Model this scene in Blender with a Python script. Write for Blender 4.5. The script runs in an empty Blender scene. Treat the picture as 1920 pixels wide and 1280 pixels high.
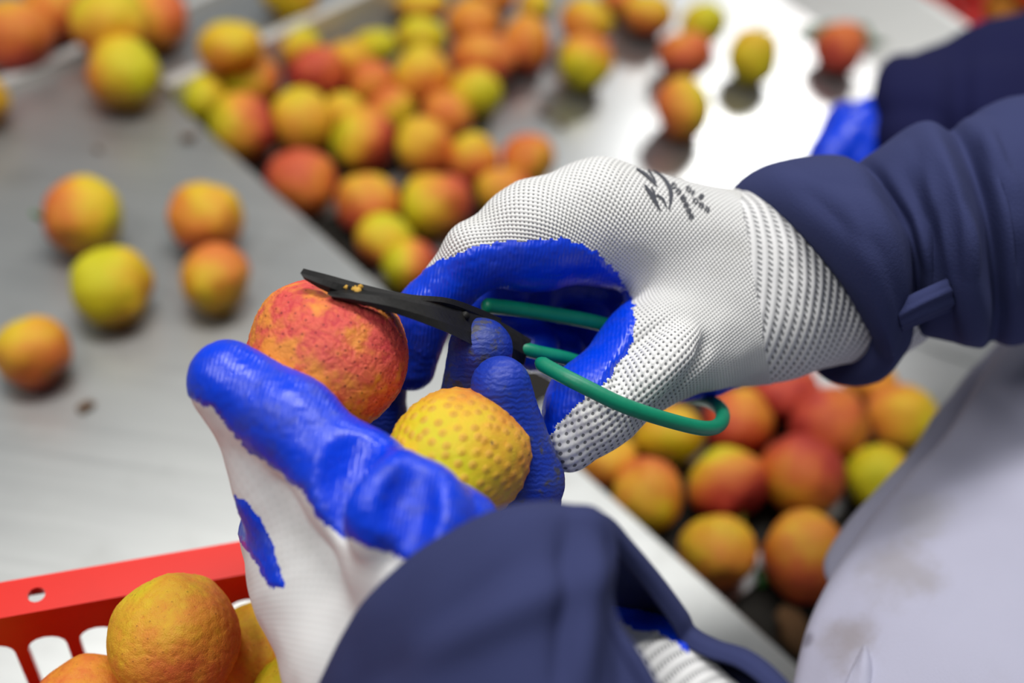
import bpy, bmesh, math, random
import numpy as np
from mathutils import Vector, Matrix

random.seed(7)
RNG = np.random.default_rng(11)
SC = bpy.context.scene
COL = SC.collection

# ------------------------------------------------------------------ camera
FPX = 1920 * 40 / 36.0
PITCH, ROLL, CAM_H = math.radians(45), math.radians(8), 0.475
fwd = Vector((0, math.cos(PITCH), -math.sin(PITCH)))
r0 = Vector((1, 0, 0)); u0 = Vector((0, math.sin(PITCH), math.cos(PITCH)))
cr = r0 * math.cos(ROLL) + u0 * math.sin(ROLL)
cu = u0 * math.cos(ROLL) - r0 * math.sin(ROLL)
CAMP = Vector((0, 0, CAM_H))
cd = bpy.data.cameras.new('camera'); cam = bpy.data.objects.new('camera', cd); COL.objects.link(cam)
cd.lens = 40; cd.sensor_width = 36; cd.clip_start = 0.02; cd.clip_end = 30
cd.dof.use_dof = True; cd.dof.focus_distance = 0.348; cd.dof.aperture_fstop = 4.0
R3 = Matrix((cr, cu, -fwd)).transposed()
cam.matrix_world = Matrix.Translation(CAMP) @ R3.to_4x4()
SC.camera = cam
R3n = np.array(R3); CPn = np.array(CAMP)

# ------------------------------------------------------------------ world, lamps, exposure
w = bpy.data.worlds.new('hall'); SC.world = w; w.use_nodes = True
w.node_tree.nodes['Background'].inputs[0].default_value = (0.84, 0.92, 1.0, 1)
w.node_tree.nodes['Background'].inputs[1].default_value = 0.14
SC.cycles.caustics_reflective = False; SC.cycles.caustics_refractive = False
SC.view_settings.view_transform = 'Standard'; SC.view_settings.look = 'None'
SC.view_settings.exposure = 0.0; SC.view_settings.gamma = 1.0; SC.view_settings.use_curve_mapping = False

def lamp(name, loc, target, sx, sy, power, col=(1, 0.98, 0.95)):
    l = bpy.data.lights.new(name, 'AREA'); l.shape = 'RECTANGLE'; l.size = sx; l.size_y = sy
    l.energy = power; l.color = col
    o = bpy.data.objects.new(name, l); COL.objects.link(o); o.location = loc
    o.rotation_euler = (Vector(target) - Vector(loc)).to_track_quat('-Z', 'Y').to_euler()
    return o
lamp('ceiling_or_fill_lamp', (-0.05, 0.64, 1.40), (0.0, 0.42, 0), 0.9, 0.20, 14)
lamp('ceiling_or_fill_lamp', (0.62, 2.75, 1.50), (0.15, 0.6, 0), 0.42, 0.30, 12)
lamp('ceiling_or_fill_lamp', (-0.70, -0.15, 1.60), (0.10, 0.3, 0.1), 0.8, 0.25, 11)  # added fill, left of and behind the camera, brightens apron and camera-facing sides

# ------------------------------------------------------------------ helpers
def P(px, py, d):
    """image position (1920x1280 frame) and distance along the view axis -> world point"""
    return CAMP + (cr * ((px - 960) / FPX) - cu * ((py - 640) / FPX) + fwd) * d
def PC(px, py, d):
    return np.array([(px - 960) / FPX * d, -(py - 640) / FPX * d, -d])
def c2w(A):
    return A @ R3n.T + CPn
def on_z(px, py, z):
    v = cr * ((px - 960) / FPX) - cu * ((py - 640) / FPX) + fwd
    return CAMP + v * ((z - CAM_H) / v.z)
def lin(r, g, b):
    f = lambda c: (c / 255 / 12.92) if c / 255 <= 0.04045 else ((c / 255 + 0.055) / 1.055) ** 2.4
    return (f(r), f(g), f(b), 1.0)

def tag(o, label=None, cat=None, group=None, kind=None):
    if label: o['label'] = label
    if cat: o['category'] = cat
    if group: o['group'] = group
    if kind: o['kind'] = kind
    return o
def empty(name, loc):
    o = bpy.data.objects.new(name, None); o.empty_display_size = 0.02
    COL.objects.link(o); o.location = loc
    return o
def wloc(o):
    v = Vector(o.location)
    while o.parent:
        o = o.parent; v += o.location
    return v
def mesh_obj(name, verts, faces, m, parent=None, origin=None, smooth=True):
    """verts in world space; origin: world point for a top-level object"""
    V = np.asarray([tuple(v) for v in verts], dtype=float)
    if parent is not None: off = wloc(parent)
    else: off = Vector(origin) if origin is not None else Vector(V.mean(0))
    V = V - np.array(off)
    me = bpy.data.meshes.new(name)
    me.from_pydata(V.tolist(), [], [list(map(int, f)) for f in faces])
    me.update()
    if smooth: me.shade_smooth()
    me.materials.append(m)
    o = bpy.data.objects.new(name, me); COL.objects.link(o)
    if parent is not None: o.parent = parent
    else: o.location = off
    return o
def solid(o, t, offset=-1):
    md = o.modifiers.new('thickness', 'SOLIDIFY'); md.thickness = t; md.offset = offset
    return o
def bevel(o, wd, seg=2):
    md = o.modifiers.new('bevel', 'BEVEL'); md.width = wd; md.segments = seg; md.limit_method = 'ANGLE'
    return o
def subsurf(o, n=2):
    md = o.modifiers.new('sub', 'SUBSURF'); md.levels = n; md.render_levels = n
    return o
def catmull(pts, n, closed=False):
    pts = np.asarray(pts, dtype=float); m = len(pts)
    segs = m if closed else m - 1
    out = []
    ts = np.linspace(0, segs, n, endpoint=not closed)
    for t in ts:
        i = min(int(t), segs - 1); f = t - i
        if closed: a, b, c, d = [pts[(i + k) % m] for k in (-1, 0, 1, 2)]
        else:
            b, c = pts[i], pts[i + 1]
            a = pts[i - 1] if i > 0 else 2 * b - c
            d = pts[i + 2] if i + 2 < m else 2 * c - b
        out.append(0.5 * (2 * b + (c - a) * f + (2 * a - 5 * b + 4 * c - d) * f * f + (3 * b - a - 3 * c + d) * f ** 3))
    return np.array(out)
def grid_faces(nu, nv, closed_v=False):
    F = []
    for i in range(nu - 1):
        for j in range(nv if closed_v else nv - 1):
            k = (j + 1) % nv
            F.append((i * nv + j, i * nv + k, (i + 1) * nv + k, (i + 1) * nv + j))
    return F
def tube(path, radii, n=14, cap=True, flat=None):
    path = np.asarray(path, dtype=float); N = len(path)
    T = np.gradient(path, axis=0); T /= np.linalg.norm(T, axis=1)[:, None]
    nrm = np.cross(T[0], [0.3, 0.2, 1]); nrm /= np.linalg.norm(nrm)
    V = []
    for i in range(N):
        nrm = nrm - T[i] * nrm.dot(T[i]); nrm /= np.linalg.norm(nrm)
        b = np.cross(T[i], nrm)
        for k in range(n):
            a = 2 * math.pi * k / n
            V.append(path[i] + radii[i] * (math.cos(a) * nrm + math.sin(a) * b))
    F = grid_faces(N, n, True)
    if cap:
        F.append(tuple(range(n - 1, -1, -1))); F.append(tuple((N - 1) * n + k for k in range(n)))
    return V, F
def box(a, b):
    (x0, y0, z0), (x1, y1, z1) = a, b
    V = [(x0, y0, z0), (x1, y0, z0), (x1, y1, z0), (x0, y1, z0), (x0, y0, z1), (x1, y0, z1), (x1, y1, z1), (x0, y1, z1)]
    F = [(0, 3, 2, 1), (4, 5, 6, 7), (0, 1, 5, 4), (1, 2, 6, 5), (2, 3, 7, 6), (3, 0, 4, 7)]
    return V, F
def prism(poly, z0, z1):
    n = len(poly)
    V = [(p[0], p[1], z0) for p in poly] + [(p[0], p[1], z1) for p in poly]
    F = [tuple(range(n - 1, -1, -1)), tuple(range(n, 2 * n))]
    F += [(i, (i + 1) % n, n + (i + 1) % n, n + i) for i in range(n)]
    return V, F

# smooth lattice noise for displacement (numpy)
class Noise:
    def __init__(s, seed):
        s.t = np.random.default_rng(seed).random((32, 32, 32)) * 2 - 1
    def __call__(s, X):
        X = np.asarray(X); i = np.floor(X).astype(int); f = X - i; f = f * f * (3 - 2 * f)
        r = 0
        for a in (0, 1):
            for b in (0, 1):
                for c in (0, 1):
                    wgt = (f[..., 0] if a else 1 - f[..., 0]) * (f[..., 1] if b else 1 - f[..., 1]) * (f[..., 2] if c else 1 - f[..., 2])
                    r = r + wgt * s.t[(i[..., 0] + a) % 32, (i[..., 1] + b) % 32, (i[..., 2] + c) % 32]
        return r
NZ = Noise(3)

# ------------------------------------------------------------------ materials
class NT:
    def __init__(s, name):
        s.m = bpy.data.materials.new(name); s.m.use_nodes = True
        s.t = s.m.node_tree; s.b = s.t.nodes['Principled BSDF']
    def n(s, typ, **kw):
        nd = s.t.nodes.new(typ)
        for k, v in kw.items(): setattr(nd, k, v)
        return nd
    def link(s, a, b): s.t.links.new(a, b)
    def put(s, sock, v):
        if hasattr(v, 'is_output') or isinstance(v, bpy.types.NodeSocket): s.link(v, sock)
        else: sock.default_value = v
    def math(s, op, a, b=0.0, c=None, clamp=False):
        nd = s.n('ShaderNodeMath', operation=op, use_clamp=clamp)
        s.put(nd.inputs[0], a); s.put(nd.inputs[1], b)
        if c is not None: s.put(nd.inputs[2], c)
        return nd.outputs[0]
    def smooth(s, v, lo, hi, a=0.0, b=1.0):
        nd = s.n('ShaderNodeMapRange', interpolation_type='SMOOTHSTEP')
        s.put(nd.inputs['Value'], v); nd.inputs['From Min'].default_value = lo; nd.inputs['From Max'].default_value = hi
        nd.inputs['To Min'].default_value = a; nd.inputs['To Max'].default_value = b
        return nd.outputs['Result']
    def mix(s, f, a, b, mode='MIX'):
        nd = s.n('ShaderNodeMix', data_type='RGBA', blend_type=mode)
        s.put(nd.inputs[0], f); s.put(nd.inputs[6], a); s.put(nd.inputs[7], b)
        return nd.outputs[2]
    def noise(s, scale, detail=3, rough=0.55, vec=None, dist=0.0):
        nd = s.n('ShaderNodeTexNoise'); nd.inputs['Scale'].default_value = scale
        nd.inputs['Detail'].default_value = detail; nd.inputs['Roughness'].default_value = rough
        nd.inputs['Distortion'].default_value = dist
        s.link(vec if vec is not None else s.obj(), nd.inputs['Vector'])
        return nd.outputs['Fac']
    def obj(s):
        if not hasattr(s, '_tc'): s._tc = s.n('ShaderNodeTexCoord')
        return s._tc.outputs['Object']
    def uv(s):
        s.obj(); return s._tc.outputs['UV']
    def attr(s, name):
        nd = s.n('ShaderNodeAttribute'); nd.attribute_name = name
        return nd.outputs['Fac']
    def scale(s, vec, x, y, z):
        nd = s.n('ShaderNodeMapping'); s.link(vec, nd.inputs['Vector']); nd.inputs['Scale'].default_value = (x, y, z)
        return nd.outputs['Vector']
    def ramp(s, f, stops):
        nd = s.n('ShaderNodeValToRGB'); s.put(nd.inputs[0], f)
        el = nd.color_ramp.elements
        while len(el) < len(stops): el.new(0.5)
        for e, (p, c) in zip(el, stops): e.position = p; e.color = c
        return nd.outputs[0]
    def bump(s, h, strength, dist):
        nd = s.n('ShaderNodeBump'); nd.inputs['Strength'].default_value = strength; nd.inputs['Distance'].default_value = dist
        s.link(h, nd.inputs['Height']); s.link(nd.outputs[0], s.b.inputs['Normal'])
    def done(s, col=None, rough=None, metal=None, spec=None, sheen=None, coat=None):
        if col is not None: s.put(s.b.inputs['Base Color'], col)
        if rough is not None: s.put(s.b.inputs['Roughness'], rough)
        if metal is not None: s.put(s.b.inputs['Metallic'], metal)
        if spec is not None: s.put(s.b.inputs['Specular IOR Level'], spec)
        if sheen is not None: s.b.inputs['Sheen Weight'].default_value = sheen
        if coat is not None: s.b.inputs['Coat Weight'].default_value = coat
        return s.m

def m_metal(name, base, rough, dirt=0.25, met=0.95):
    t = NT(name)
    br = t.noise(1.0, 4, 0.6, t.scale(t.obj(), 6, 160, 20))
    sp = t.noise(22, 5, 0.65)
    wet = t.noise(7, 3, 0.5)
    c = t.mix(t.smooth(sp, 0.52, 0.75, 0, dirt), base, (base[0] * 0.5, base[1] * 0.49, base[2] * 0.46, 1))
    c = t.mix(t.smooth(wet, 0.45, 0.7, 0, 0.22), c, (base[0] * 0.78, base[1] * 0.78, base[2] * 0.76, 1))
    r = t.math('ADD', t.math('MULTIPLY', br, 0.12), t.math('ADD', t.math('MULTIPLY', wet, 0.16), rough - 0.14))
    t.bump(br, 0.08, 0.001)
    return t.done(c, r, met)
M_SHEET = m_metal('brushed_steel', (0.64, 0.655, 0.645, 1), 0.42)
M_TRAY = m_metal('tray_steel', (0.62, 0.635, 0.64, 1), 0.34)
M_RIM = m_metal('rim_steel', (0.74, 0.75, 0.73, 1), 0.45, 0.1, 0.35)
M_STRIP = m_metal('dark_strip', (0.018, 0.016, 0.013, 1), 0.6, 0.3, 0.0); M_STRIP.node_tree.nodes['Principled BSDF'].inputs['Specular IOR Level'].default_value = 0.15

def m_lychee(name, tuber=0.0, pit=0.25, edge=0.35, near=False, spots=0.0):
    t = NT(name)
    oi = t.n('ShaderNodeObjectInfo')
    sep = t.n('ShaderNodeSeparateColor'); t.link(oi.outputs['Color'], sep.inputs[0])
    off, con, rough_ = sep.outputs[0], sep.outputs[1], sep.outputs[2]
    rnd = t.n('ShaderNodeVectorMath', operation='ADD'); t.link(t.obj(), rnd.inputs[0])
    cmb = t.n('ShaderNodeCombineXYZ'); 
    for k in range(3): t.link(t.math('MULTIPLY', oi.outputs['Random'], 7.0 + k), cmb.inputs[k])
    t.link(cmb.outputs[0], rnd.inputs[1]); vec = rnd.outputs[0]
    gx = t.n('ShaderNodeSeparateXYZ'); t.link(t.obj(), gx.inputs[0])
    n1 = t.noise(1.5, 2, 0.5, vec); n2 = t.noise(5, 4, 0.6, vec)
    v = t.math('MULTIPLY', gx.outputs[2], con)
    v = t.math('ADD', v, off)
    v = t.math('ADD', v, t.math('MULTIPLY', t.math('SUBTRACT', n1, 0.5), 0.5))
    v = t.math('ADD', v, t.math('MULTIPLY', t.math('SUBTRACT', n2, 0.5), 0.32 if near else 0.22))
    c = t.ramp(v, [(0.0, lin(150, 40, 40)), (0.2, lin(200, 76, 58)), (0.38, lin(220, 112, 54)),
                   (0.55, lin(228, 150, 50)), (0.75, lin(228, 190, 42)), (0.95, lin(208, 200, 30))])
    ctr, cell = t.attr('ctr'), t.attr('cell')
    if tuber > 0:      # pale rosettes with a darker eye
        ring = t.math('MULTIPLY', t.smooth(ctr, 0.42, 0.66, tuber, 0.0), t.smooth(n2, 0.34, 0.52, 0.35, 1.0))
        c = t.mix(ring, c, lin(212, 150, 62))
        c = t.mix(t.smooth(ctr, 0.04, 0.20, 0.65, 0.0), c, lin(176, 104, 40))
    if edge > 0:
        c = t.mix(t.smooth(t.math('ADD', cell, t.math('MULTIPLY', n2, 0.12)), 0.05, 0.24, edge, 0.0), c, lin(176, 32, 40) if tuber == 0 else lin(200, 170, 20))
    if pit > 0:
        c = t.mix(t.smooth(ctr, 0.06, 0.24 if near else 0.17, pit, 0.0), c, lin(92, 26, 22))
    if near and tuber == 0 and pit > 0.5:
        vn = t.attr('vein')
        c = t.mix(0.55, c, lin(240, 98, 92))
        c = t.mix(t.smooth(vn, 0.02, 0.28, 0.6, 0.0), c, lin(196, 44, 66))
        c = t.mix(t.smooth(t.noise(2.2, 3, 0.55, vec), 0.47, 0.64, 0.0, 0.8), c, lin(240, 158, 56))
        c = t.mix(t.smooth(ctr, 0.05, 0.20, 0.9, 0.0), c, lin(110, 26, 30))
    if spots > 0:
        sp = t.noise(3.1, 1, 0.4, vec)
        c = t.mix(t.smooth(sp, 0.79, 0.82, 0, spots), c, lin(60, 50, 35))
    t.bump(t.noise(40 if near else 18, 3, 0.6, vec), 0.25, 0.02)
    return t.done(c, 0.52, 0, 0.35)
M_LY = m_lychee('lychee_skin', tuber=0.0, pit=0.10, edge=0.12)
M_LY_RED = m_lychee('lychee_skin_red', pit=0.85, edge=0.10, near=True)
M_LY_YEL = m_lychee('lychee_skin_yellow', tuber=0.60, pit=0.0, edge=0.0, near=True, spots=0.8)
M_LY_CRT = m_lychee('lychee_skin_crate', pit=0.49, edge=0.30, near=True)

def m_knit(name, su, sv, dark=0.75, base=(0.83, 0.83, 0.82, 1), dirt=0.35, rib=False):
    t = NT(name)
    uv = t.n('ShaderNodeSeparateXYZ'); 
    nz = t.noise(160, 2, 0.5)
    t.link(t.uv(), uv.inputs[0])
    jit = t.math('MULTIPLY', t.math('SUBTRACT', nz, 0.5), 1.1)
    a = t.math('ADD', t.math('MULTIPLY', uv.outputs[0], 2 * math.pi / su), jit)
    b = t.math('ADD', t.math('MULTIPLY', uv.outputs[1], 2 * math.pi / sv), jit)
    h = t.math('MULTIPLY', t.math('COSINE', a), t.math('COSINE', b))
    if rib:
        h = t.math('ADD', t.math('MULTIPLY', h, 0.5), t.math('MULTIPLY', t.math('COSINE', t.math('MULTIPLY', a, 0.5)), 0.45))
    hole = t.smooth(h, 0.36, 0.78)
    g = t.noise(45, 4, 0.6)
    c = t.mix(t.smooth(g, 0.5, 0.72, 0, dirt), base, (0.50, 0.48, 0.42, 1))
    c = t.mix(t.math('MULTIPLY', hole, dark), c, (0.07, 0.075, 0.085, 1))
    t.bump(t.math('SUBTRACT', 1.0, h), 0.55 if dark > 0.5 else 0.05, 0.0006)
    return t.done(c, 0.85, 0, 0.2, sheen=0.1)
M_KNIT = m_knit('white_knit', 0.00205, 0.00250, dark=0.85, dirt=0.22)
M_KNIT_L = m_knit('white_knit_fine', 0.0015, 0.0017, dark=0.04, dirt=0.30)

def m_cuff(name):
    t = NT(name)
    uv = t.n('ShaderNodeSeparateXYZ'); t.link(t.uv(), uv.inputs[0])
    a = t.math('MULTIPLY', uv.outputs[0], 2 * math.pi / 0.0034)
    jit = t.math('MULTIPLY', t.noise(300, 2, 0.5), 1.5)
    b = t.math('ADD', t.math('MULTIPLY', uv.outputs[1], 2 * math.pi / 0.0018), t.math('ADD', jit, t.math('MULTIPLY', t.math('SINE', a), 1.4)))
    ridge = t.math('COSINE', a)
    hole = t.math('MULTIPLY', t.smooth(ridge, 0.15, -0.75), t.smooth(t.math('COSINE', b), -0.35, 0.55))
    g = t.noise(45, 4, 0.6)
    c = t.mix(t.smooth(g, 0.5, 0.75, 0, 0.2), (0.80, 0.80, 0.80, 1), (0.5, 0.48, 0.44, 1))
    c = t.mix(t.math('MULTIPLY', hole, 0.72), c, (0.06, 0.065, 0.075, 1))
    t.bump(t.math('SUBTRACT', ridge, t.math('MULTIPLY', hole, 0.8)), 0.6, 0.0006)
    return t.done(c, 0.88, 0, 0.2)
M_CUFF = m_cuff('knit_rib')

def m_rubber(name, dirt, col=lin(0, 62, 226), weave=0.5, across=False):
    t = NT(name)
    g = t.noise(38, 4, 0.65); g2 = t.noise(260, 3, 0.6)
    tex = t.math('SINE', t.math('MULTIPLY', t.noise(1.0, 2, 0.5, t.scale(t.obj(), 700, 900, 700)), 6.0))
    wv = t.n('ShaderNodeTexWave', wave_type='BANDS'); wv.inputs['Scale'].default_value = 260
    wv.inputs['Distortion'].default_value = 3.0; wv.inputs['Detail'].default_value = 1.5; t.link(t.obj(), wv.inputs['Vector'])
    wave = wv.outputs['Fac']
    if across:
        dt = t.n('ShaderNodeVectorMath', operation='DOT_PRODUCT'); t.link(t.obj(), dt.inputs[0]); dt.inputs[1].default_value = tuple(cu)
        dx = t.n('ShaderNodeVectorMath', operation='DOT_PRODUCT'); t.link(t.obj(), dx.inputs[0]); dx.inputs[1].default_value = tuple(cr)
        ph_ = t.math('ADD', t.math('MULTIPLY', dt.outputs['Value'], 2 * math.pi / 0.0017), t.math('MULTIPLY', t.math('SINE', t.math('MULTIPLY', dx.outputs['Value'], 2 * math.pi / 0.0027)), 0.35))
        wave = t.math('ADD', t.math('MULTIPLY', t.math('SINE', t.math('ADD', ph_, t.math('MULTIPLY', t.noise(420, 3, 0.6), 11.0))), 0.5), 0.5)
    c = t.mix(t.smooth(g, 0.42, 0.68, 0, dirt), col, lin(52, 66, 118))
    c = t.mix(t.smooth(t.math('MULTIPLY', g, g2), 0.27, 0.36, 0, min(1, dirt * 1.2)), c, lin(70, 70, 86))
    h = t.math('ADD', t.math('MULTIPLY', wave, weave), t.math('MULTIPLY', g2, 0.5))
    t.bump(h, 0.35, 0.0004)
    return t.done(c, t.smooth(g, 0.4, 0.7, 0.27 if not across else 0.5, 0.55), 0, 0.5)
M_BLUE = m_rubber('blue_rubber', 0.10)
M_BLUE_L = m_rubber('blue_rubber_worn', 0.16)
M_BLUE_F = m_rubber('blue_rubber_dirty', 0.85, lin(16, 52, 168), 0.8, True)

def m_cloth(name, base, rib=0.0, fuzz=0.3, scale=900, stains=()):
    t = NT(name)
    g = t.noise(30, 3, 0.5); f = t.noise(scale, 2, 0.6)
    c = t.mix(t.math('MULTIPLY', g, 0.35), base, tuple(x * 0.72 for x in base[:3]) + (1,))
    for (p, r, amt, sc) in stains:
        d = t.n('ShaderNodeVectorMath', operation='DISTANCE'); t.link(t.obj(), d.inputs[0]); d.inputs[1].default_value = p
        dd = t.math('ADD', d.outputs['Value'], t.math('MULTIPLY', t.math('SUBTRACT', t.noise(70, 4, 0.6), 0.5), r * 1.3))
        c = t.mix(t.smooth(dd, r * 0.2, r, amt, 0), c, sc)
    t.bump(f, 0.35, 0.0005)
    return t.done(c, 0.92, 0, 0.15, sheen=fuzz)
M_NAVY = m_cloth('navy_fleece', lin(56, 62, 102), fuzz=0.0)
M_NAVY2 = m_cloth('dark_navy_fleece', lin(26, 28, 68), fuzz=0.0)

def m_plain(name, col, rough=0.5, metal=0.0, nscale=60, var=0.25, bump=0.0, spec=0.5):
    t = NT(name)
    g = t.noise(nscale, 4, 0.6)
    c = t.mix(t.smooth(g, 0.4, 0.75, 0, var), col, tuple(x * 0.45 for x in col[:3]) + (1,))
    if bump: t.bump(g, bump, 0.0008)
    return t.done(c, rough, metal, spec)
M_RED = m_plain('red_plastic', lin(226, 30, 14), 0.34, 0, 30, 0.12)
M_BLADE = m_plain('black_iron', (0.014, 0.0135, 0.013, 1), 0.5, 0.0, 400, 0.5, 0.15, spec=0.18)
M_GREEN = m_plain('green_plastic', lin(0, 134, 100), 0.45, 0, 300, 0.22, 0.1)
M_STEM = m_plain('green_stem', lin(150, 150, 40), 0.6, 0, 200, 0.4)
M_GSTEM = m_plain('fresh_stem', lin(70, 140, 30), 0.6, 0, 200, 0.3)
M_LEAF = m_plain('leaf_green', lin(38, 92, 18), 0.4, 0, 120, 0.3)
M_BROWN = m_plain('dry_scrap', lin(104, 74, 44), 0.9, 0, 200, 0.5, 0.2)
M_INK = m_plain('grey_ink', lin(78, 80, 88), 0.9, 0, 1500, 0.35)
M_PULP = m_plain('cut_stem', lin(206, 160, 62), 0.7, 0, 900, 0.5, 0.3)

# ------------------------------------------------------------------ setting: floor and steel sorting table
TZ = -0.030
V, F = prism([(-3, -2), (3, -2), (3, 4), (-3, 4)], -0.90, -0.86)
tag(mesh_obj('floor', V, F, m_plain('concrete', (0.30, 0.30, 0.29, 1), 0.8, 0, 8, 0.3), smooth=False), kind='structure')

e1 = on_z(318, 181, 0.0)
eD = (on_z(1480, 1232, 0.0) - e1).normalized()
sD = (on_z(634, 0, 0.0) - on_z(295, 157, 0.0)).normalized()
table = empty('sorting_table', (e1.x, e1.y, -0.86))
tag(table, 'brushed stainless steel sorting table with a sunken fruit tray beside its flat top', 'table')
def xy(p): return (p.x, p.y)
Lpoly = [xy(p) for p in (e1, e1 + eD * 1.05, e1 + eD * 1.05 - sD * 1.1, e1 - eD * 0.9 - sD * 1.1, e1 - eD * 0.9 + sD * 1.5, e1 + sD * 1.5)]
V, F = prism(Lpoly[::-1], -0.003, 0.0)
bevel(mesh_obj('table_top', V, F, M_SHEET, table, smooth=False), 0.0012)
Tpoly = [xy(p) for p in (e1 - sD * 0.002 - eD * 0.002, e1 + eD * 1.05 - sD * 0.002, e1 + eD * 1.05 + sD * 1.5, e1 + sD * 1.5 - eD * 0.002)]
V, F = prism(Tpoly[::-1], TZ - 0.003, TZ)
mesh_obj('tray', V, F, M_TRAY, table, smooth=False)
def wall_strip(name, a, b, th, z0, z1, m):
    d = (b - a).normalized(); n = Vector((-d.y, d.x, 0)) * th / 2
    V, F = prism([xy(a - n), xy(b - n), xy(b + n), xy(a + n)], z0, z1)
    return bevel(mesh_obj(name, V, F, m, table, smooth=False), 0.0008)
wall_strip('tray_side', e1 - sD * 0.001, e1 + eD * 1.05 - sD * 0.001, 0.002, TZ, -0.0005, M_SHEET)
wall_strip('tray_rim', e1 - eD * 0.004, e1 - eD * 0.004 + sD * 1.5, 0.010, TZ, 0.009, M_RIM)
s1 = on_z(7, 166, 0.0); s2 = on_z(346, 20, 0.0); s1b = s1 - (s2 - s1) * 1.5; s2b = s2 + (s2 - s1) * 1.5
wall_strip('table_ridge', s1b, s2b, 0.009, -0.001, 0.007, M_RIM)
# upturned side of the tray at the far right
b1 = on_z(1330, -110, TZ); b2 = on_z(1790, 235, TZ)
wd = (b2 - b1).normalized(); wn = Vector((-wd.y, wd.x, 0))
if wn.x < 0: wn = -wn
prof = [(0, 0.0006), (0.012, 0.002), (0.03, 0.010), (0.05, 0.024), (0.062, 0.036), (0.067, 0.040), (0.072, 0.038), (0.074, 0.030), (0.074, -0.02)]
V = []; nn = 12
for (o_, z_) in prof:
    for k in range(nn):
        p = b1 - wd * 0.3 + (b2 - b1 + wd * 0.45) * (k / (nn - 1)) + wn * o_
        V.append((p.x, p.y, TZ + z_))
solid(mesh_obj('tray_lip', V, grid_faces(len(prof), nn), M_RIM, table), 0.002)
# near-black strip on the tray floor beside the table top, crossed by steel slats
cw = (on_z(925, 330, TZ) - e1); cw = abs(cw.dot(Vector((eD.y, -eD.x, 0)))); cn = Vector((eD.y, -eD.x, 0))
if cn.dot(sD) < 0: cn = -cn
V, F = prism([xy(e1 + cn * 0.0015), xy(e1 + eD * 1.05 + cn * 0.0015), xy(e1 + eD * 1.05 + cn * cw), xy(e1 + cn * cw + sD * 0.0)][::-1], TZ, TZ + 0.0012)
mesh_obj('dark_tray_strip', V, F, M_STRIP, table, smooth=False)
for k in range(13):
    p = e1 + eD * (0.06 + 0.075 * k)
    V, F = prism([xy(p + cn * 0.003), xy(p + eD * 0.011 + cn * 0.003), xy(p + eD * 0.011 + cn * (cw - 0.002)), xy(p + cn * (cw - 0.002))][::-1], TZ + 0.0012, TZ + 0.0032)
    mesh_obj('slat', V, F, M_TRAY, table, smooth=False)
# a seam plate lying in the tray
q1 = on_z(1385, 258, TZ); q2 = on_z(1560, 318, TZ)
sd_ = (q2 - q1).normalized(); sn_ = Vector((-sd_.y, sd_.x, 0))
V, F = prism([xy(q1 - sd_ * .02), xy(q2 + sd_ * .5), xy(q2 + sd_ * .5 - sn_ * 0.16), xy(q1 - sd_ * .02 - sn_ * 0.16)][::-1], TZ, TZ + 0.0012)
mesh_obj('seam_plate', V, F, M_TRAY, table, smooth=False)
for (a, b) in ((0.95, -0.95), (0.95, 1.3), (-0.8, -0.95), (-0.8, 1.3)):
    p = e1 + eD * a + sD * b
    V, F = box((p.x - .02, p.y - .02, -0.86), (p.x + .02, p.y + .02, TZ - 0.003 if (b > 0 and a > 0) else -0.003))
    bevel(mesh_obj('leg', V, F, M_RIM, table, smooth=False), 0.003)

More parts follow.
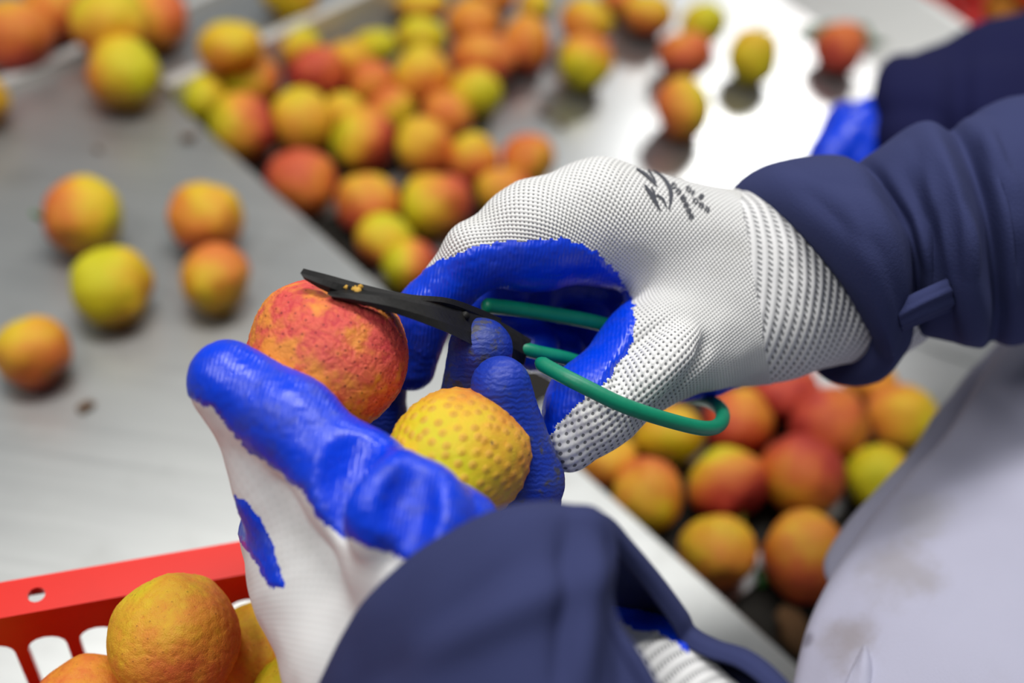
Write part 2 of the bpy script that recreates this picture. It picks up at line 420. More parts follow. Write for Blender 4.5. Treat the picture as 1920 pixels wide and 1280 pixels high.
# ------------------------------------------------------------------ lychees
def lychee_mesh(name, seed, sub, nseed, amp, style='dome', mat=None):
    rng = np.random.default_rng(seed)
    bm = bmesh.new(); bmesh.ops.create_icosphere(bm, subdivisions=sub, radius=1.0)
    D = np.array([v.co[:] for v in bm.verts]); D /= np.linalg.norm(D, axis=1)[:, None]
    k = np.arange(nseed) + 0.5
    ph = np.arccos(1 - 2 * k / nseed); th = math.pi * (1 + 5 ** 0.5) * k
    S = np.stack([np.cos(th) * np.sin(ph), np.sin(th) * np.sin(ph), np.cos(ph)], 1)
    S += rng.normal(0, 0.30 * math.sqrt(4 * math.pi / nseed) * 0.5, S.shape); S /= np.linalg.norm(S, axis=1)[:, None]
    cellr = math.sqrt(4 / nseed) * 1.05
    f1 = np.empty(len(D)); f2 = np.empty(len(D))
    for i in range(0, len(D), 8192):
        d = np.sqrt(np.maximum(0, 2 - 2 * D[i:i + 8192] @ S.T)); d.partition(1, axis=1)
        f1[i:i + 8192] = d[:, 0]; f2[i:i + 8192] = d[:, 1]
    ctr = f1 / cellr; cell = (f2 - f1) / cellr
    big = NZ(D * 1.5 + seed * 3.1) * (0.085 if sub < 6 else 0.05)
    mid = NZ(D * 4.0 + seed * 1.7) * 0.012
    ang = np.arccos(np.clip(-D[:, 2], -1, 1))
    r = 1 + big + mid - 0.085 * np.exp(-(ang / 0.27) ** 2) + 0.035 * np.exp(-((ang - 0.62) / 0.35) ** 2) - 0.05 * np.clip(D[:, 2], 0, 1) ** 2 * (0.4 + rng.random())
    if style == 'dome':
        hgt = amp * (np.clip(1 - (ctr / 0.62) ** 2, 0, 1) * 0.9 + 0.4 * np.exp(-(ctr / 0.12) ** 2))
    elif style == 'red':
        wq = D + 0.10 * np.stack([NZ(D * 5 + 3), NZ(D * 5 + 9), NZ(D * 5 + 15)], 1)
        vein = np.minimum(np.abs(NZ(wq * 9 + 2)), np.abs(NZ(wq * 11 + 21))) * 2.2
        hgt = amp * (np.minimum(vein, 0.5) * 1.1 + 0.25 * np.minimum(cell / 0.25, 1) + 0.35 * np.exp(-((ctr - 0.22) / 0.10) ** 2) - 0.5 * np.exp(-(ctr / 0.10) ** 2))
    else:
        wr = np.abs(NZ(D * np.array([9, 9, 22]) + 5 * seed)) 
        hgt = amp * (np.minimum(cell / 0.25, 1) * 0.7 + 0.5 * np.exp(-(ctr / 0.10) ** 2) - 0.3 * wr)
    r = r + hgt
    # creases round the stem end
    if style == 'red':
        r = r - 0.06 * np.exp(-((ang - 0.15) / 0.30) ** 2)
    if style in ('wrinkle', 'red'):
        az = np.arctan2(D[:, 1], D[:, 0])
        r = r - 0.03 * np.clip(np.sin(az * 5 + 2 * NZ(D * 3)) , 0, 1) ** 3 * np.exp(-((ang - 0.35) / 0.28) ** 2)
    Pn = D * r[:, None]
    for v, p in zip(bm.verts, Pn): v.co = p
    me = bpy.data.meshes.new(name); bm.to_mesh(me); bm.free()
    me.shade_smooth()
    for nm, arr in (('ctr', ctr), ('cell', cell)):
        at = me.attributes.new(nm, 'FLOAT', 'POINT'); at.data.foreach_set('value', arr.astype(np.float32))
    if style == 'red':
        at = me.attributes.new('vein', 'FLOAT', 'POINT'); at.data.foreach_set('value', vein.astype(np.float32))
    me.materials.append(mat)
    return me
BG = [lychee_mesh('lychee', s, 5, 300, 0.016, 'dome' if s % 2 else 'wrinkle', M_LY) for s in range(1, 8)]

def orient(phi, tilt, spin=0.0):
    a = math.radians(phi); t = math.radians(tilt)
    z = (cr * math.cos(a) + cu * math.sin(a)) * math.cos(t) - fwd * math.sin(t)
    x = z.cross(Vector((0.3, 0.9, 0.25))).normalized(); y = z.cross(x)
    return Matrix((x, y, z)).transposed() @ Matrix.Rotation(spin, 3, 'Z')
def stem(parent, axis_local, length, m=M_STEM, r=0.07):
    """short stem at the stem end (local -Z) of a unit fruit"""
    b = np.array([0, 0, -0.9]); pth = [b + np.array([0.03 * k * k, 0.02 * k, -length * k / 4]) for k in range(5)]
    V, F = tube(pth, [r * 1.5, r, r * 0.9, r * 0.95, r * 0.85], 8)
    me = bpy.data.meshes.new('stem'); me.from_pydata([tuple(v) for v in V], [], F); me.shade_smooth(); me.materials.append(m)
    o = bpy.data.objects.new('stem', me); COL.objects.link(o); o.parent = parent
    return o
def depth_on(px, py, wpx, zs):
    v = cr * ((px - 960) / FPX) - cu * ((py - 640) / FPX) + fwd
    return (CAM_H - zs) / (-v.z + 0.97 * wpx / 2 / FPX)
def put_lychee(me, px, py, d, wd_, ht, phi, tilt, off, con, label, group, spin=0.0):
    o = bpy.data.objects.new('lychee', me); COL.objects.link(o)
    o.location = P(px, py, d)
    a = math.radians(phi); c, s = abs(math.cos(a)), abs(math.sin(a))
    al = (wd_ * c * c + ht * s * s) / 2 * d / FPX; ac = (wd_ * s * s + ht * c * c) / 2 * d / FPX
    o.scale = (ac, ac, al)
    o.rotation_euler = orient(phi, tilt, spin).to_euler()
    o.color = (off, con, 0, 1)
    return tag(o, label, 'lychee', group)

# (x, y, width, height, direction of the yellow end, yellowness, contrast, label)
TOP = [
 (158, 403, 148, 146, 8, .66, .30, 'yellow lychee with orange side and green stem nub on the steel top'),
 (205, 535, 152, 146, 160, .88, .22, 'bright yellow-green lychee with a brown bruise on the steel top'),
 (388, 407, 142, 128, 60, .50, .20, 'plain orange lychee on the steel top, behind an olive-orange one'),
 (403, 523, 126, 140, 250, .56, .20, 'olive-orange upright lychee nearest the red lychee being trimmed'),
 (60, 657, 138, 138, 130, .54, .22, 'yellow-orange lychee at the left edge, level with the blue thumb tip'),
 (232, 137, 132, 132, 10, .68, .30, 'round lychee, lime at right and peach at left, at the table top corner'),
 (205, 40, 138, 130, 90, .66, .26, 'yellow-topped lychee in the upper left cluster, touching the lime and peach one'),
 (290, 35, 122, 120, 190, .55, .24, 'orange lychee with yellow left flank in the upper left cluster'),
 (28, 62, 132, 132, 95, .40, .24, 'orange lychee with red base in the upper left corner'),
 (105, 15, 120, 120, 90, .44, .16, 'brownish orange lychee in the upper left cluster, cut by the picture top'),
 (-42, 185, 110, 112, 0, .55, .15, 'lychee mostly cut off by the left picture edge'),
 (545, -14, 108, 90, 270, .64, .2, 'single yellow lychee behind the tray rim, cut by the picture top'),
 (432, 88, 120, 96, 90, .62, .18, 'golden lychee lying across the tray rim at the left of the big pile'),
]
PILE = [
 (383, 188, 90, 95, 180, .86, .15, 'small yellow lychee at the left corner of the big pile'),
 (468, 150, 116, 102, 180, .70, .38, 'lychee, lime at left and rust at right, behind the left corner of the pile'),
 (452, 240, 126, 132, 185, .52, .42, 'large lychee, olive at left and dark red at right, against the tray side'),
 (555, 85, 102, 86, 60, .72, .24, 'yellow lychee at the back of the pile, behind the dark red one'),
 (597, 135, 118, 92, 30, .22, .14, 'dark red-orange lychee lying on its side at the back of the pile'),
 (652, 112, 86, 76, 90, .58, .12, 'tan-yellow lychee half hidden right of the dark red one'),
 (705, 86, 90, 64, 0, .88, .18, 'flat lime-yellow lychee at the back edge of the pile'),
 (697, 158, 88, 88, 270, .42, .12, 'dull orange lychee amid the back of the pile'),
 (567, 225, 110, 132, 100, .64, .18, 'tall olive-yellow lychee in the left half of the pile'),
 (645, 212, 84, 84, 90, .64, .12, 'yellow lychee peeking out behind the yellow and red one'),
 (735, 207, 88, 86, 315, .52, .32, 'small orange lychee with lime lower side in the pile middle'),
 (790, 142, 106, 112, 120, .58, .24, 'upright amber lychee in the back right of the pile'),
 (792, 68, 98, 76, 80, .80, .16, 'yellow lychee behind the upright amber one'),
 (792, 8, 96, 62, 90, .66, .18, 'yellow lychee cut by the picture top, left of the pile back corner'),
 (887, 45, 102, 96, 90, .46, .14, 'orange lychee at the far back of the pile'),
 (905, 110, 122, 102, 90, .40, .14, 'broad orange lychee resting on the lime one at right'),
 (893, 176, 102, 98, 290, .80, .30, 'lime-green lychee at the right edge of the pile'),
 (840, 214, 102, 78, 60, .42, .12, 'tan-orange lychee tucked below the lime one'),
 (680, 262, 116, 120, 170, .50, .44, 'lychee, yellow at left and crimson at right, in the pile middle'),
 (793, 272, 118, 102, 150, .56, .22, 'amber lychee with pale left shoulder in the pile middle'),
 (888, 297, 92, 106, 95, .46, .34, 'narrow lychee fading from yellow top to rust base'),
 (990, 302, 108, 90, 300, .46, .18, 'orange lychee right behind the white glove knuckles'),
 (945, 358, 116, 84, 180, .50, .20, 'orange lychee half hidden by the white glove finger'),
 (567, 343, 142, 118, 330, .30, .18, 'big dented red-orange lychee at the tray side'),
 (690, 380, 122, 114, 85, .38, .24, 'orange-red lychee in the front row, right of the dented one'),
 (815, 384, 132, 122, 195, .54, .36, 'egg-shaped lychee, yellow at left and red at right, in the front row'),
 (723, 449, 120, 98, 70, .62, .34, 'yellow lychee with red lower side in the front row'),
 (768, 500, 108, 100, 175, .52, .55, 'lychee, lime at left and pink at right, touching the white finger edge'),
 (987, 82, 94, 108, 90, .42, .14, 'brownish lychee at the right back corner of the pile'),
 (1005, 12, 68, 62, 0, .72, .14, 'small yellow lychee at the picture top, above the brownish one'),
 (925, -8, 84, 70, 90, .46, .10, 'orange lychee cut by the picture top at the pile back corner'),
 (1100, 42, 106, 84, 60, .60, .18, 'amber lychee behind the orange and lime one on the bright tray'),
 (1097, 118, 100, 106, 250, .66, .36, 'lychee with orange top and lime front on the bright tray'),
 (1215, 25, 100, 78, 80, .58, .22, 'olive-amber lychee at the picture top on the bright tray'),
 (1163, -4, 76, 62, 90, .42, .1, 'orange lychee cut by the picture top on the bright tray'),
 (1320, 45, 88, 76, 30, .86, .14, 'lime-yellow lychee behind a red-orange one on the bright tray'),
 (1285, 102, 100, 92, 90, .30, .16, 'red-orange lychee between a lime one and an olive one on the bright tray'),
 (1283, 203, 106, 118, 10, .56, .32, 'olive lychee with orange flank standing in front of its dark shadow'),
 (1412, 107, 93, 106, 265, .82, .08, 'lone yellow lychee with a stem tip on the bright tray'),
 (1577, 88, 96, 96, 80, .28, .14, 'rusty red lychee sitting on a green leaf'),
]
HEAP = [
 (1215, 930, 128, 145, 260, .56, .20, 'tall golden lychee beside the white table edge in the right heap'),
 (1362, 903, 150, 132, 115, .46, .46, 'lychee with yellow top, red base and stem in the right heap'),
 (1345, 1032, 148, 134, 110, .52, .16, 'tan lychee lowest in the right heap beside the table edge'),
 (1510, 1043, 152, 186, 100, .40, .20, 'large orange lychee with red blush next to the apron'),
 (1500, 893, 166, 152, 230, .34, .26, 'large brownish red lychee in the centre of the right heap'),
 (1645, 897, 126, 124, 200, .86, .16, 'lime-yellow lychee beside the apron in the right heap'),
 (1555, 795, 146, 142, 0, .30, .18, 'coral lychee in the middle back of the right heap'),
 (1690, 785, 140, 126, 340, .64, .18, 'olive-yellow lychee at the right back of the right heap'),
 (1385, 790, 126, 142, 45, .28, .28, 'crimson lychee with orange shoulder behind the green handle bend'),
 (1465, 730, 142, 112, 90, .14, .10, 'deep red lychee under the glove wrist'),
 (1630, 717, 98, 78, 90, .50, .10, 'golden lychee under the rolled navy cuff'),
 (1255, 815, 132, 112, 270, .72, .20, 'yellow lychee seen below the green handle loop'),
 (1140, 862, 112, 92, 90, .52, .14, 'golden lychee below the gloved thumb'),
]
def relax(items, zs, scale=0.92, maxlift=0.06):
    n = len(items)
    d = np.array([depth_on(i[0], i[1], (i[2] + i[3]) / 2, zs) for i in items]); d_0 = d.copy()
    u = np.array([((i[0] - 960) / FPX, -(i[1] - 640) / FPX, -1.0) for i in items])
    rr = np.array([(i[2] + i[3]) / 4 / FPX for i in items])
    for it in range(60):
        moved = False
        for a in range(n):
            for b in range(n):
                if items[a][1] <= items[b][1] or a == b: continue        # a is in front of b
                dist = np.linalg.norm(u[a] * d[a] - u[b] * d[b]); need = scale * (rr[a] * d[a] + rr[b] * d[b])
                if dist < need:
                    d[a] = max(d[a] - 0.0012, d_0[a] - maxlift); moved = True
        if not moved: break
    return d
for items, zs, grp in ((TOP, 0.0, 'lychees on the steel table top'), (PILE, TZ, 'lychees in the far tray pile'), (HEAP, TZ, 'lychees in the right tray heap')):
    ds = relax(items, zs)
    for i, (it, d) in enumerate(zip(items, ds)):
        x, y, w_, h_, phi, off, con, lab = it
        o = put_lychee(BG[(i * 3 + len(items)) % 7], x, y, d, w_, h_, phi, -22 if 'stem' in lab else 18, off, con * 1.15, lab, grp, i * 1.3)
        if 'stem' in lab:
            stem(o, None, 0.5 if 'red base and stem' in lab else 0.28, M_GSTEM if 'green stem' in lab else M_STEM)

# the two held fruits
ME_RED = lychee_mesh('lychee', 21, 7, 420, 0.019, 'red', M_LY_RED)
ME_YEL = lychee_mesh('lychee', 34, 7, 330, 0.017, 'dome', M_LY_YEL)
ME_CRT = lychee_mesh('lychee', 47, 6, 340, 0.022, 'wrinkle', M_LY_CRT)
hr = put_lychee(ME_RED, 612, 672, 0.345, 298, 288, 258, -12, .32, .14, 'textured pink-red lychee pinched under the scissor blades', None)
hy = put_lychee(ME_YEL, 858, 856, 0.335, 334, 240, 200, 62, .64, .28, 'bumpy yellow lychee with tan rosettes cupped in the gloved palm', None)

# small scraps and a leaf
def scrap(px, py, zs, s, label, seed, m=M_BROWN):
    rng = np.random.default_rng(seed)
    bm = bmesh.new(); bmesh.ops.create_icosphere(bm, subdivisions=2, radius=1.0)
    c = on_z(px, py, zs)
    D = np.array([v.co[:] for v in bm.verts])
    r = 1 + 0.5 * NZ(D * 2.2 + seed)
    sc = np.array([s, s * 0.6, s * 0.42])
    a = rng.random() * 3; Rz = np.array([[math.cos(a), -math.sin(a), 0], [math.sin(a), math.cos(a), 0], [0, 0, 1]])
    V = (D * r[:, None] * sc) @ Rz.T
    V[:, 2] -= V[:, 2].min(); V += np.array([c.x, c.y, zs])
    F = [[v.index for v in f.verts] for f in bm.faces]; bm.free()
    return tag(mesh_obj('plant_scrap', V, F, m, origin=(c.x, c.y, zs)), label, 'scrap', 'plant scraps on the steel')
scrap(160, 767, 0, 0.0045, 'small brown stem scrap left of the blue thumb tip', 2)
scrap(355, 262, 0, 0.0045, 'tiny brown scrap on the steel top near the tray edge', 3)
scrap(184, 283, 0, 0.0028, 'faint pale scrap on the steel top below the lime and peach lychee', 9)
scrap(1020, 215, TZ, 0.005, 'brown scrap on the tray right of the lime lychee', 4)
scrap(1050, 238, TZ, 0.004, 'thin brown scrap on the tray above the white knuckles', 5)
scrap(1478, 1192, TZ, 0.014, 'brown leaf litter in the tray below the right heap', 6)
scrap(1430, 1085, TZ, 0.008, 'dark green leaf scrap under the right heap', 8, M_LEAF)
def leaf(a, b, wid, z, label):
    a, b = on_z(*a, z), on_z(*b, z); d = b - a; n = Vector((-d.y, d.x, 0)).normalized()
    V = []; N = 14
    for i in range(N):
        t = i / (N - 1); hw = wid * math.sin(math.pi * min(1, t * 0.97 + 0.015)) ** 0.8
        for j in range(5):
            s = (j - 2) / 2
            p = a + d * t + n * hw * s
            V.append((p.x, p.y, z + 0.002 + 0.003 * abs(s) * math.sin(math.pi * t) + 0.004 * math.sin(2.5 * t)))
    o = mesh_obj('leaf', V, grid_faces(N, 5), M_LEAF)
    solid(o, 0.0006)
    return tag(o, label, 'leaf')
leaf((1492, 62), (1705, 92), 0.016, TZ, 'long dark green leaf lying under the rusty red lychee')

# ------------------------------------------------------------------ red crates
def crate(corner, xd, L, W, H, label, holes=True):
    """corner: world point at the bottom of one end of the back wall; xd along that wall, the crate lies on the -yd side"""
    xd = xd.normalized(); yd = Vector((xd.y, -xd.x, 0))
    root = empty('plastic_crate', corner)
    tag(root, label, 'crate')
    def wall(name, a, u, n, ln, lipdir, pitch=0.0165):
        bm = bmesh.new(); nsl = max(1, int(ln / pitch)); pitch = ln / nsl
        zt, zb = H, 0.0
        def vt(s, z): return bm.verts.new(a + u * s + Vector((0, 0, z)))
        def loop(pts):
            vs = [vt(*p) for p in pts]
            return [bm.edges.new((vs[i], vs[(i + 1) % len(vs)])) for i in range(len(vs))]
        E = loop([(0, zb), (ln, zb), (ln, zt), (0, zt)])
        for row in ((H * 0.53, H * 0.875), (H * 0.10, H * 0.44)):
            for k in range(nsl):
                cx = pitch * (k + 0.5); hw = pitch * 0.37
                pts = []
                for q in range(9):
                    an = math.pi * q / 8; pts.append((cx + hw * math.cos(an), row[1] - hw + hw * math.sin(an)))
                for q in range(9):
                    an = math.pi + math.pi * q / 8; pts.append((cx + hw * math.cos(an), row[0] + hw + hw * math.sin(an)))
                E += loop(pts)
        bmesh.ops.triangle_fill(bm, use_beauty=True, use_dissolve=False, edges=E, normal=n)
        me = bpy.data.meshes.new(name)
        off = wloc(root)
        for v in bm.verts: v.co -= off
        bm.to_mesh(me); bm.free(); me.materials.append(M_RED)
        o = bpy.data.objects.new(name, me); COL.objects.link(o); o.parent = root
        solid(o, 0.0026, 0)
        return o
    def lip(name, a, u, n, ln):
        # flat flange with round drain holes, turned down at its outer edge
        bm = bmesh.new(); wdt = 0.0125
        def vt(s, t): return bm.verts.new(a + u * s + n * t + Vector((0, 0, H)))
        def loop(pts):
            vs = [vt(*p) for p in pts]
            return [bm.edges.new((vs[i], vs[(i + 1) % len(vs)])) for i in range(len(vs))]
        E = loop([(0, -0.0015), (ln, -0.0015), (ln, wdt), (0, wdt)])
        k = 0.0770
        while k < ln - 0.01:
            E += loop([(k + 0.0029 * math.cos(q * math.pi / 7), wdt * 0.42 + 0.0029 * math.sin(q * math.pi / 7)) for q in range(14)])
            k += 0.085
        bmesh.ops.triangle_fill(bm, use_beauty=True, use_dissolve=False, edges=E, normal=(0, 0, 1))
        p = [a + n * wdt + Vector((0, 0, H)), a + u * ln + n * wdt + Vector((0, 0, H))]
        q = [x + n * 0.0008 - Vector((0, 0, 0.009)) for x in p]
        vs = [bm.verts.new(x) for x in (p[0], p[1], q[1], q[0])]; bm.faces.new(vs)
        off = wloc(root)
        for v in bm.verts: v.co -= off
        bmesh.ops.recalc_face_normals(bm, faces=bm.faces)
        me = bpy.data.meshes.new(name); bm.to_mesh(me); bm.free(); me.materials.append(M_RED)
        o = bpy.data.objects.new(name, me); COL.objects.link(o); o.parent = root
        solid(o, 0.0022, 0)
    c = Vector(corner); far = c; near = c + yd * W
    wall('side_wall', far, xd, -yd, L, -yd); lip('rim', far, xd, -yd, L)
    wall('side_wall', near, xd, yd, L, yd); lip('rim', near, xd, yd, L)
    wall('end_wall', far, yd, -xd, W, -xd); lip('rim', far, yd, -xd, W)
    wall('end_wall', far + xd * L, yd, xd, W, xd); lip('rim', far + xd * L, yd, xd, W)
    V, F = prism([xy(far), xy(far + xd * L), xy(near + xd * L), xy(near)][::-1], c.z, c.z + 0.003)
    mesh_obj('base', V, F, M_RED, root, smooth=False)
    return root, xd, yd
CH = 0.124
ra, rb = on_z(0, 1155, CH), on_z(470, 1071, CH)
cx_ = (rb - ra).normalized()
cR = rb + cx_ * 0.022; cL = cR - cx_ * 0.34
crate((cL.x, cL.y, 0.0), cx_, 0.34, 0.24, CH, 'red plastic crate with slotted sides in the lower left corner, holding lychees')
fa, fb = on_z(1735, -10, 0.0), on_z(1980, 105, 0.0)
# far crate on the table beyond the tray lip
fx = (fb - fa).normalized()
fy = Vector((-fx.y, fx.x, 0))
if fy.x < 0: fy = -fy
c0 = fa + wn * 0.02 + fy * 0.0
crate((c0.x + fx.x * 0.30, c0.y + fx.y * 0.30, TZ), -fx, 0.44, 0.28, 0.07, 'red crate of fruit at the far right corner beyond the tray lip')

put_lychee(ME_CRT, 325, 1196, 0.362, 252, 236, 130, 12, .52, .18, 'large ochre lychee with rusty lower half on top in the red crate', 'lychees in the near crate')
put_lychee(ME_CRT, 172, 1342, 0.368, 236, 220, 60, 10, .40, .10, 'orange lychee in the crate corner at the bottom edge', 'lychees in the near crate', 2.0)
put_lychee(ME_CRT, 492, 1215, 0.392, 190, 180, 90, 10, .58, .14, 'ochre lychee in the crate half behind the white glove heel', 'lychees in the near crate', 4.0)
put_lychee(ME_CRT, 572, 1305, 0.378, 196, 196, 90, 10, .74, .10, 'yellow-green lychee in the crate under the glove wrist', 'lychees in the near crate', 1.0)
# fruit below them, seen only through the slots
for k, (x, y) in enumerate(((0.02, 0.04), (0.066, 0.045), (0.112, 0.04), (0.158, 0.045), (0.045, 0.085), (0.09, 0.09), (0.135, 0.085))):
    for lv in range(2):
        p = cR - cx_ * (x + 0.012 * lv) + Vector((cx_.y, -cx_.x, 0)) * (y - 0.006 * lv)
        o = bpy.data.objects.new('lychee', BG[k % 7]); COL.objects.link(o)
        o.location = (p.x, p.y, 0.0245 + lv * 0.040); o.scale = (0.0205,) * 3; o.rotation_euler = (k, k * 2, lv)
        o.color = (0.35 + 0.05 * k, 0.2, 0, 1)
        tag(o, 'lychee lower down in the red crate under the top ones', 'lychee', 'lychees deep in the near crate')
for k, (x, y, off) in enumerate(((1895, 6, .55), (1812, -62, .5), (1990, 62, .35))):
    d = depth_on(x, y, 95, TZ + 0.004)
    put_lychee(BG[k], x, y, d - 0.03, 95, 92, 90, 10, off, .15, ['amber lychee in the far red crate at the picture corner', 'golden lychee in the far red crate cut by the picture top', 'orange lychee in the far red crate cut by the right edge'][k], 'lychees in the far crate')

# ------------------------------------------------------------------ gloved hands (smooth distance fields -> mesh)
class Field:
    def __init__(s): s.p = []
    def cone(s, A, B, k=0.004, tag_=0, sub=False):
        a, b = PC(*A[:3]), PC(*B[:3])
        s.p.append((a, b, A[3] * A[2] / FPX, B[3] * B[2] / FPX, k, tag_, sub))
    def chain(s, pts, k=0.004, tag_=0):
        for a, b in zip(pts[:-1], pts[1:]): s.cone(a, b, k, tag_)
    def __call__(s, X, tags=False):
        d = None; best = None; tg = None
        for (a, b, ra_, rb_, k, t_, sub) in s.p:
            ab = b - a; L2 = ab.dot(ab) + 1e-12
            pa = X - a
            h = np.clip(pa @ ab / L2, 0, 1)
            di = np.sqrt(np.maximum(((pa - h[:, None] * ab) ** 2).sum(1), 1e-14)) - (ra_ + (rb_ - ra_) * h)
            if d is None: d = di; best = di.copy(); tg = np.full(len(X), t_)
            elif sub:
                hh = np.clip(0.5 - 0.5 * (d + di) / k, 0, 1); d = d * (1 - hh) - di * hh + k * hh * (1 - hh)
            else:
                hh = np.clip(0.5 + 0.5 * (d - di) / k, 0, 1); d = di * hh + d * (1 - hh) - k * hh * (1 - hh)
                if tags:
                    m = di < best; best = np.where(m, di, best); tg = np.where(m, t_, tg)
        d = s.extra(X, d) if hasattr(s, 'extra') else d
        return (d, tg) if tags else d
    def grad(s, X, e=2e-4):
        g = 0; v = 0
        for k in ((1, 1, 1), (1, -1, -1), (-1, 1, -1), (-1, -1, 1)):
            k = np.array(k, float); f = s(X + k * e); g = g + f[:, None] * k; v = v + f
        s.val = v / 4
        return g / (4 * e)
    def project(s, X, it=3):
        for _ in range(it):
            g = s.grad(X); g /= (np.linalg.norm(g, axis=1)[:, None] + 1e-9)
            X = X - g * np.clip(s.val, -0.001, 0.001)[:, None]
        return X, g
def surface_nets(field, vox):
    A = np.array([p[0] - p[2] for p in field.p if not p[6]] + [p[1] - p[3] for p in field.p if not p[6]])
    B = np.array([p[0] + p[2] for p in field.p if not p[6]] + [p[1] + p[3] for p in field.p if not p[6]])
    lo = A.min(0) - 0.006; hi = B.max(0) + 0.006
    n = np.ceil((hi - lo) / vox).astype(int) + 1
    gx, gy, gz = [lo[i] + vox * np.arange(n[i]) for i in range(3)]
    D = np.full(n, 1.0); bs = 6
    nb = -(-n // bs)
    bc = np.stack(np.meshgrid(*[lo[i] + vox * (np.arange(nb[i]) * bs + (bs - 1) / 2) for i in range(3)], indexing='ij'), -1).reshape(-1, 3)
    bd = field(bc); near = np.abs(bd) < vox * bs * 0.95 + 0.0025
    bi = np.stack(np.unravel_index(np.arange(len(bc)), nb), 1)
    sgn = np.repeat(np.repeat(np.repeat(np.where(bd < 0, -1.0, 1.0).reshape(nb), bs, 0), bs, 1), bs, 2)[:n[0], :n[1], :n[2]]
    D = sgn.copy()
    o_ = np.stack(np.meshgrid(*[np.arange(bs)] * 3, indexing='ij'), -1).reshape(-1, 3)
    gi = (bi[near][:, None] * bs + o_[None]).reshape(-1, 3); gi = gi[(gi < n).all(1)]
    D[gi[:, 0], gi[:, 1], gi[:, 2]] = field(lo + vox * gi)
    S = D < 0
    cs = sum(S[a:n[0] - 1 + a, b:n[1] - 1 + b, c:n[2] - 1 + c].astype(int) for a in (0, 1) for b in (0, 1) for c in (0, 1))
    act = (cs > 0) & (cs < 8)
    idx = -np.ones(act.shape, int); ii = np.argwhere(act); idx[act] = np.arange(len(ii))
    acc = np.zeros((len(ii), 3)); cnt = np.zeros(len(ii))
    corners = [(a, b, c) for a in (0, 1) for b in (0, 1) for c in (0, 1)]
    for p in corners:
        for ax in range(3):
            if p[ax]: continue
            q = list(p); q[ax] = 1
            da = D[ii[:, 0] + p[0], ii[:, 1] + p[1], ii[:, 2] + p[2]]; db = D[ii[:, 0] + q[0], ii[:, 1] + q[1], ii[:, 2] + q[2]]
            m = (da < 0) != (db < 0); t = np.where(m, da / np.where(m, da - db, 1), 0)
            pos = np.array(p, float)[None] + t[:, None] * (np.array(q) - np.array(p))[None]
            acc[m] += pos[m]; cnt[m] += 1
    V = lo + vox * (ii + acc / cnt[:, None])
    F = []
    for ax in range(3):
        o1, o2 = [k for k in range(3) if k != ax]
        sl = [slice(1, n[k] - 1) for k in range(3)]; sl[ax] = slice(0, n[ax] - 1)
        sl2 = list(sl); sl2[ax] = slice(1, n[ax])
        s0, s1_ = S[tuple(sl)], S[tuple(sl2)]
        e = np.argwhere(s0 != s1_); flip = s0[s0 != s1_]
        base = e.copy()
        for k in range(3):
            if k != ax: base[:, k] += 1
        def cidx(d1, d2):
            c = base.copy(); c[:, o1] -= d1; c[:, o2] -= d2
            return idx[c[:, 0], c[:, 1], c[:, 2]]
        quad = np.stack([cidx(1, 1), cidx(0, 1), cidx(0, 0), cidx(1, 0)], 1)
        if ax == 1: flip = ~flip
        quad[~flip] = quad[~flip][:, ::-1]
        F.append(quad)
    return V, np.concatenate(F)
def subdivide(V, F):
    E = np.concatenate([F[:, [0, 1]], F[:, [1, 2]], F[:, [2, 3]], F[:, [3, 0]]]); E.sort(1)
    U, inv = np.unique(E, axis=0, return_inverse=True); inv = inv.reshape(4, -1) + len(V)
    mid = V[U].mean(1); cen = V[F].mean(1)
    ci = np.arange(len(F)) + len(V) + len(U)
    W = np.concatenate([V, mid, cen])
    e0, e1_, e2, e3 = inv
    N = np.concatenate([np.stack([F[:, 0], e0, ci, e3], 1), np.stack([e0, F[:, 1], e1_, ci], 1),
                        np.stack([ci, e1_, F[:, 2], e2], 1), np.stack([e3, ci, e2, F[:, 3]], 1)])
    return W, N
def px_of(X):
    d = -X[:, 2]
    return 960 + X[:, 0] / d * FPX, 640 - X[:, 1] / d * FPX, d
def poly_sd(x, y, poly):
    poly = np.asarray(poly, float); n = len(poly)
    ins = np.zeros(len(x), bool); best = np.full(len(x), 1e9)
    for i in range(n):
        ax, ay = poly[i]; bx, by = poly[(i + 1) % n]
        ex, ey = bx - ax, by - ay; L = ex * ex + ey * ey + 1e-9
        h = np.clip(((x - ax) * ex + (y - ay) * ey) / L, 0, 1)
        best = np.minimum(best, np.hypot(x - ax - h * ex, y - ay - h * ey))
        c = ((ay > y) != (by > y)) & (x < ex * (y - ay) / (ey if abs(ey) > 1e-9 else 1e-9) + ax)
        ins ^= c
    return np.where(ins, best, -best)
def split_mesh(V, F, fm):
    f = F[fm]; u, inv = np.unique(f, return_inverse=True)
    return u, inv.reshape(f.shape)
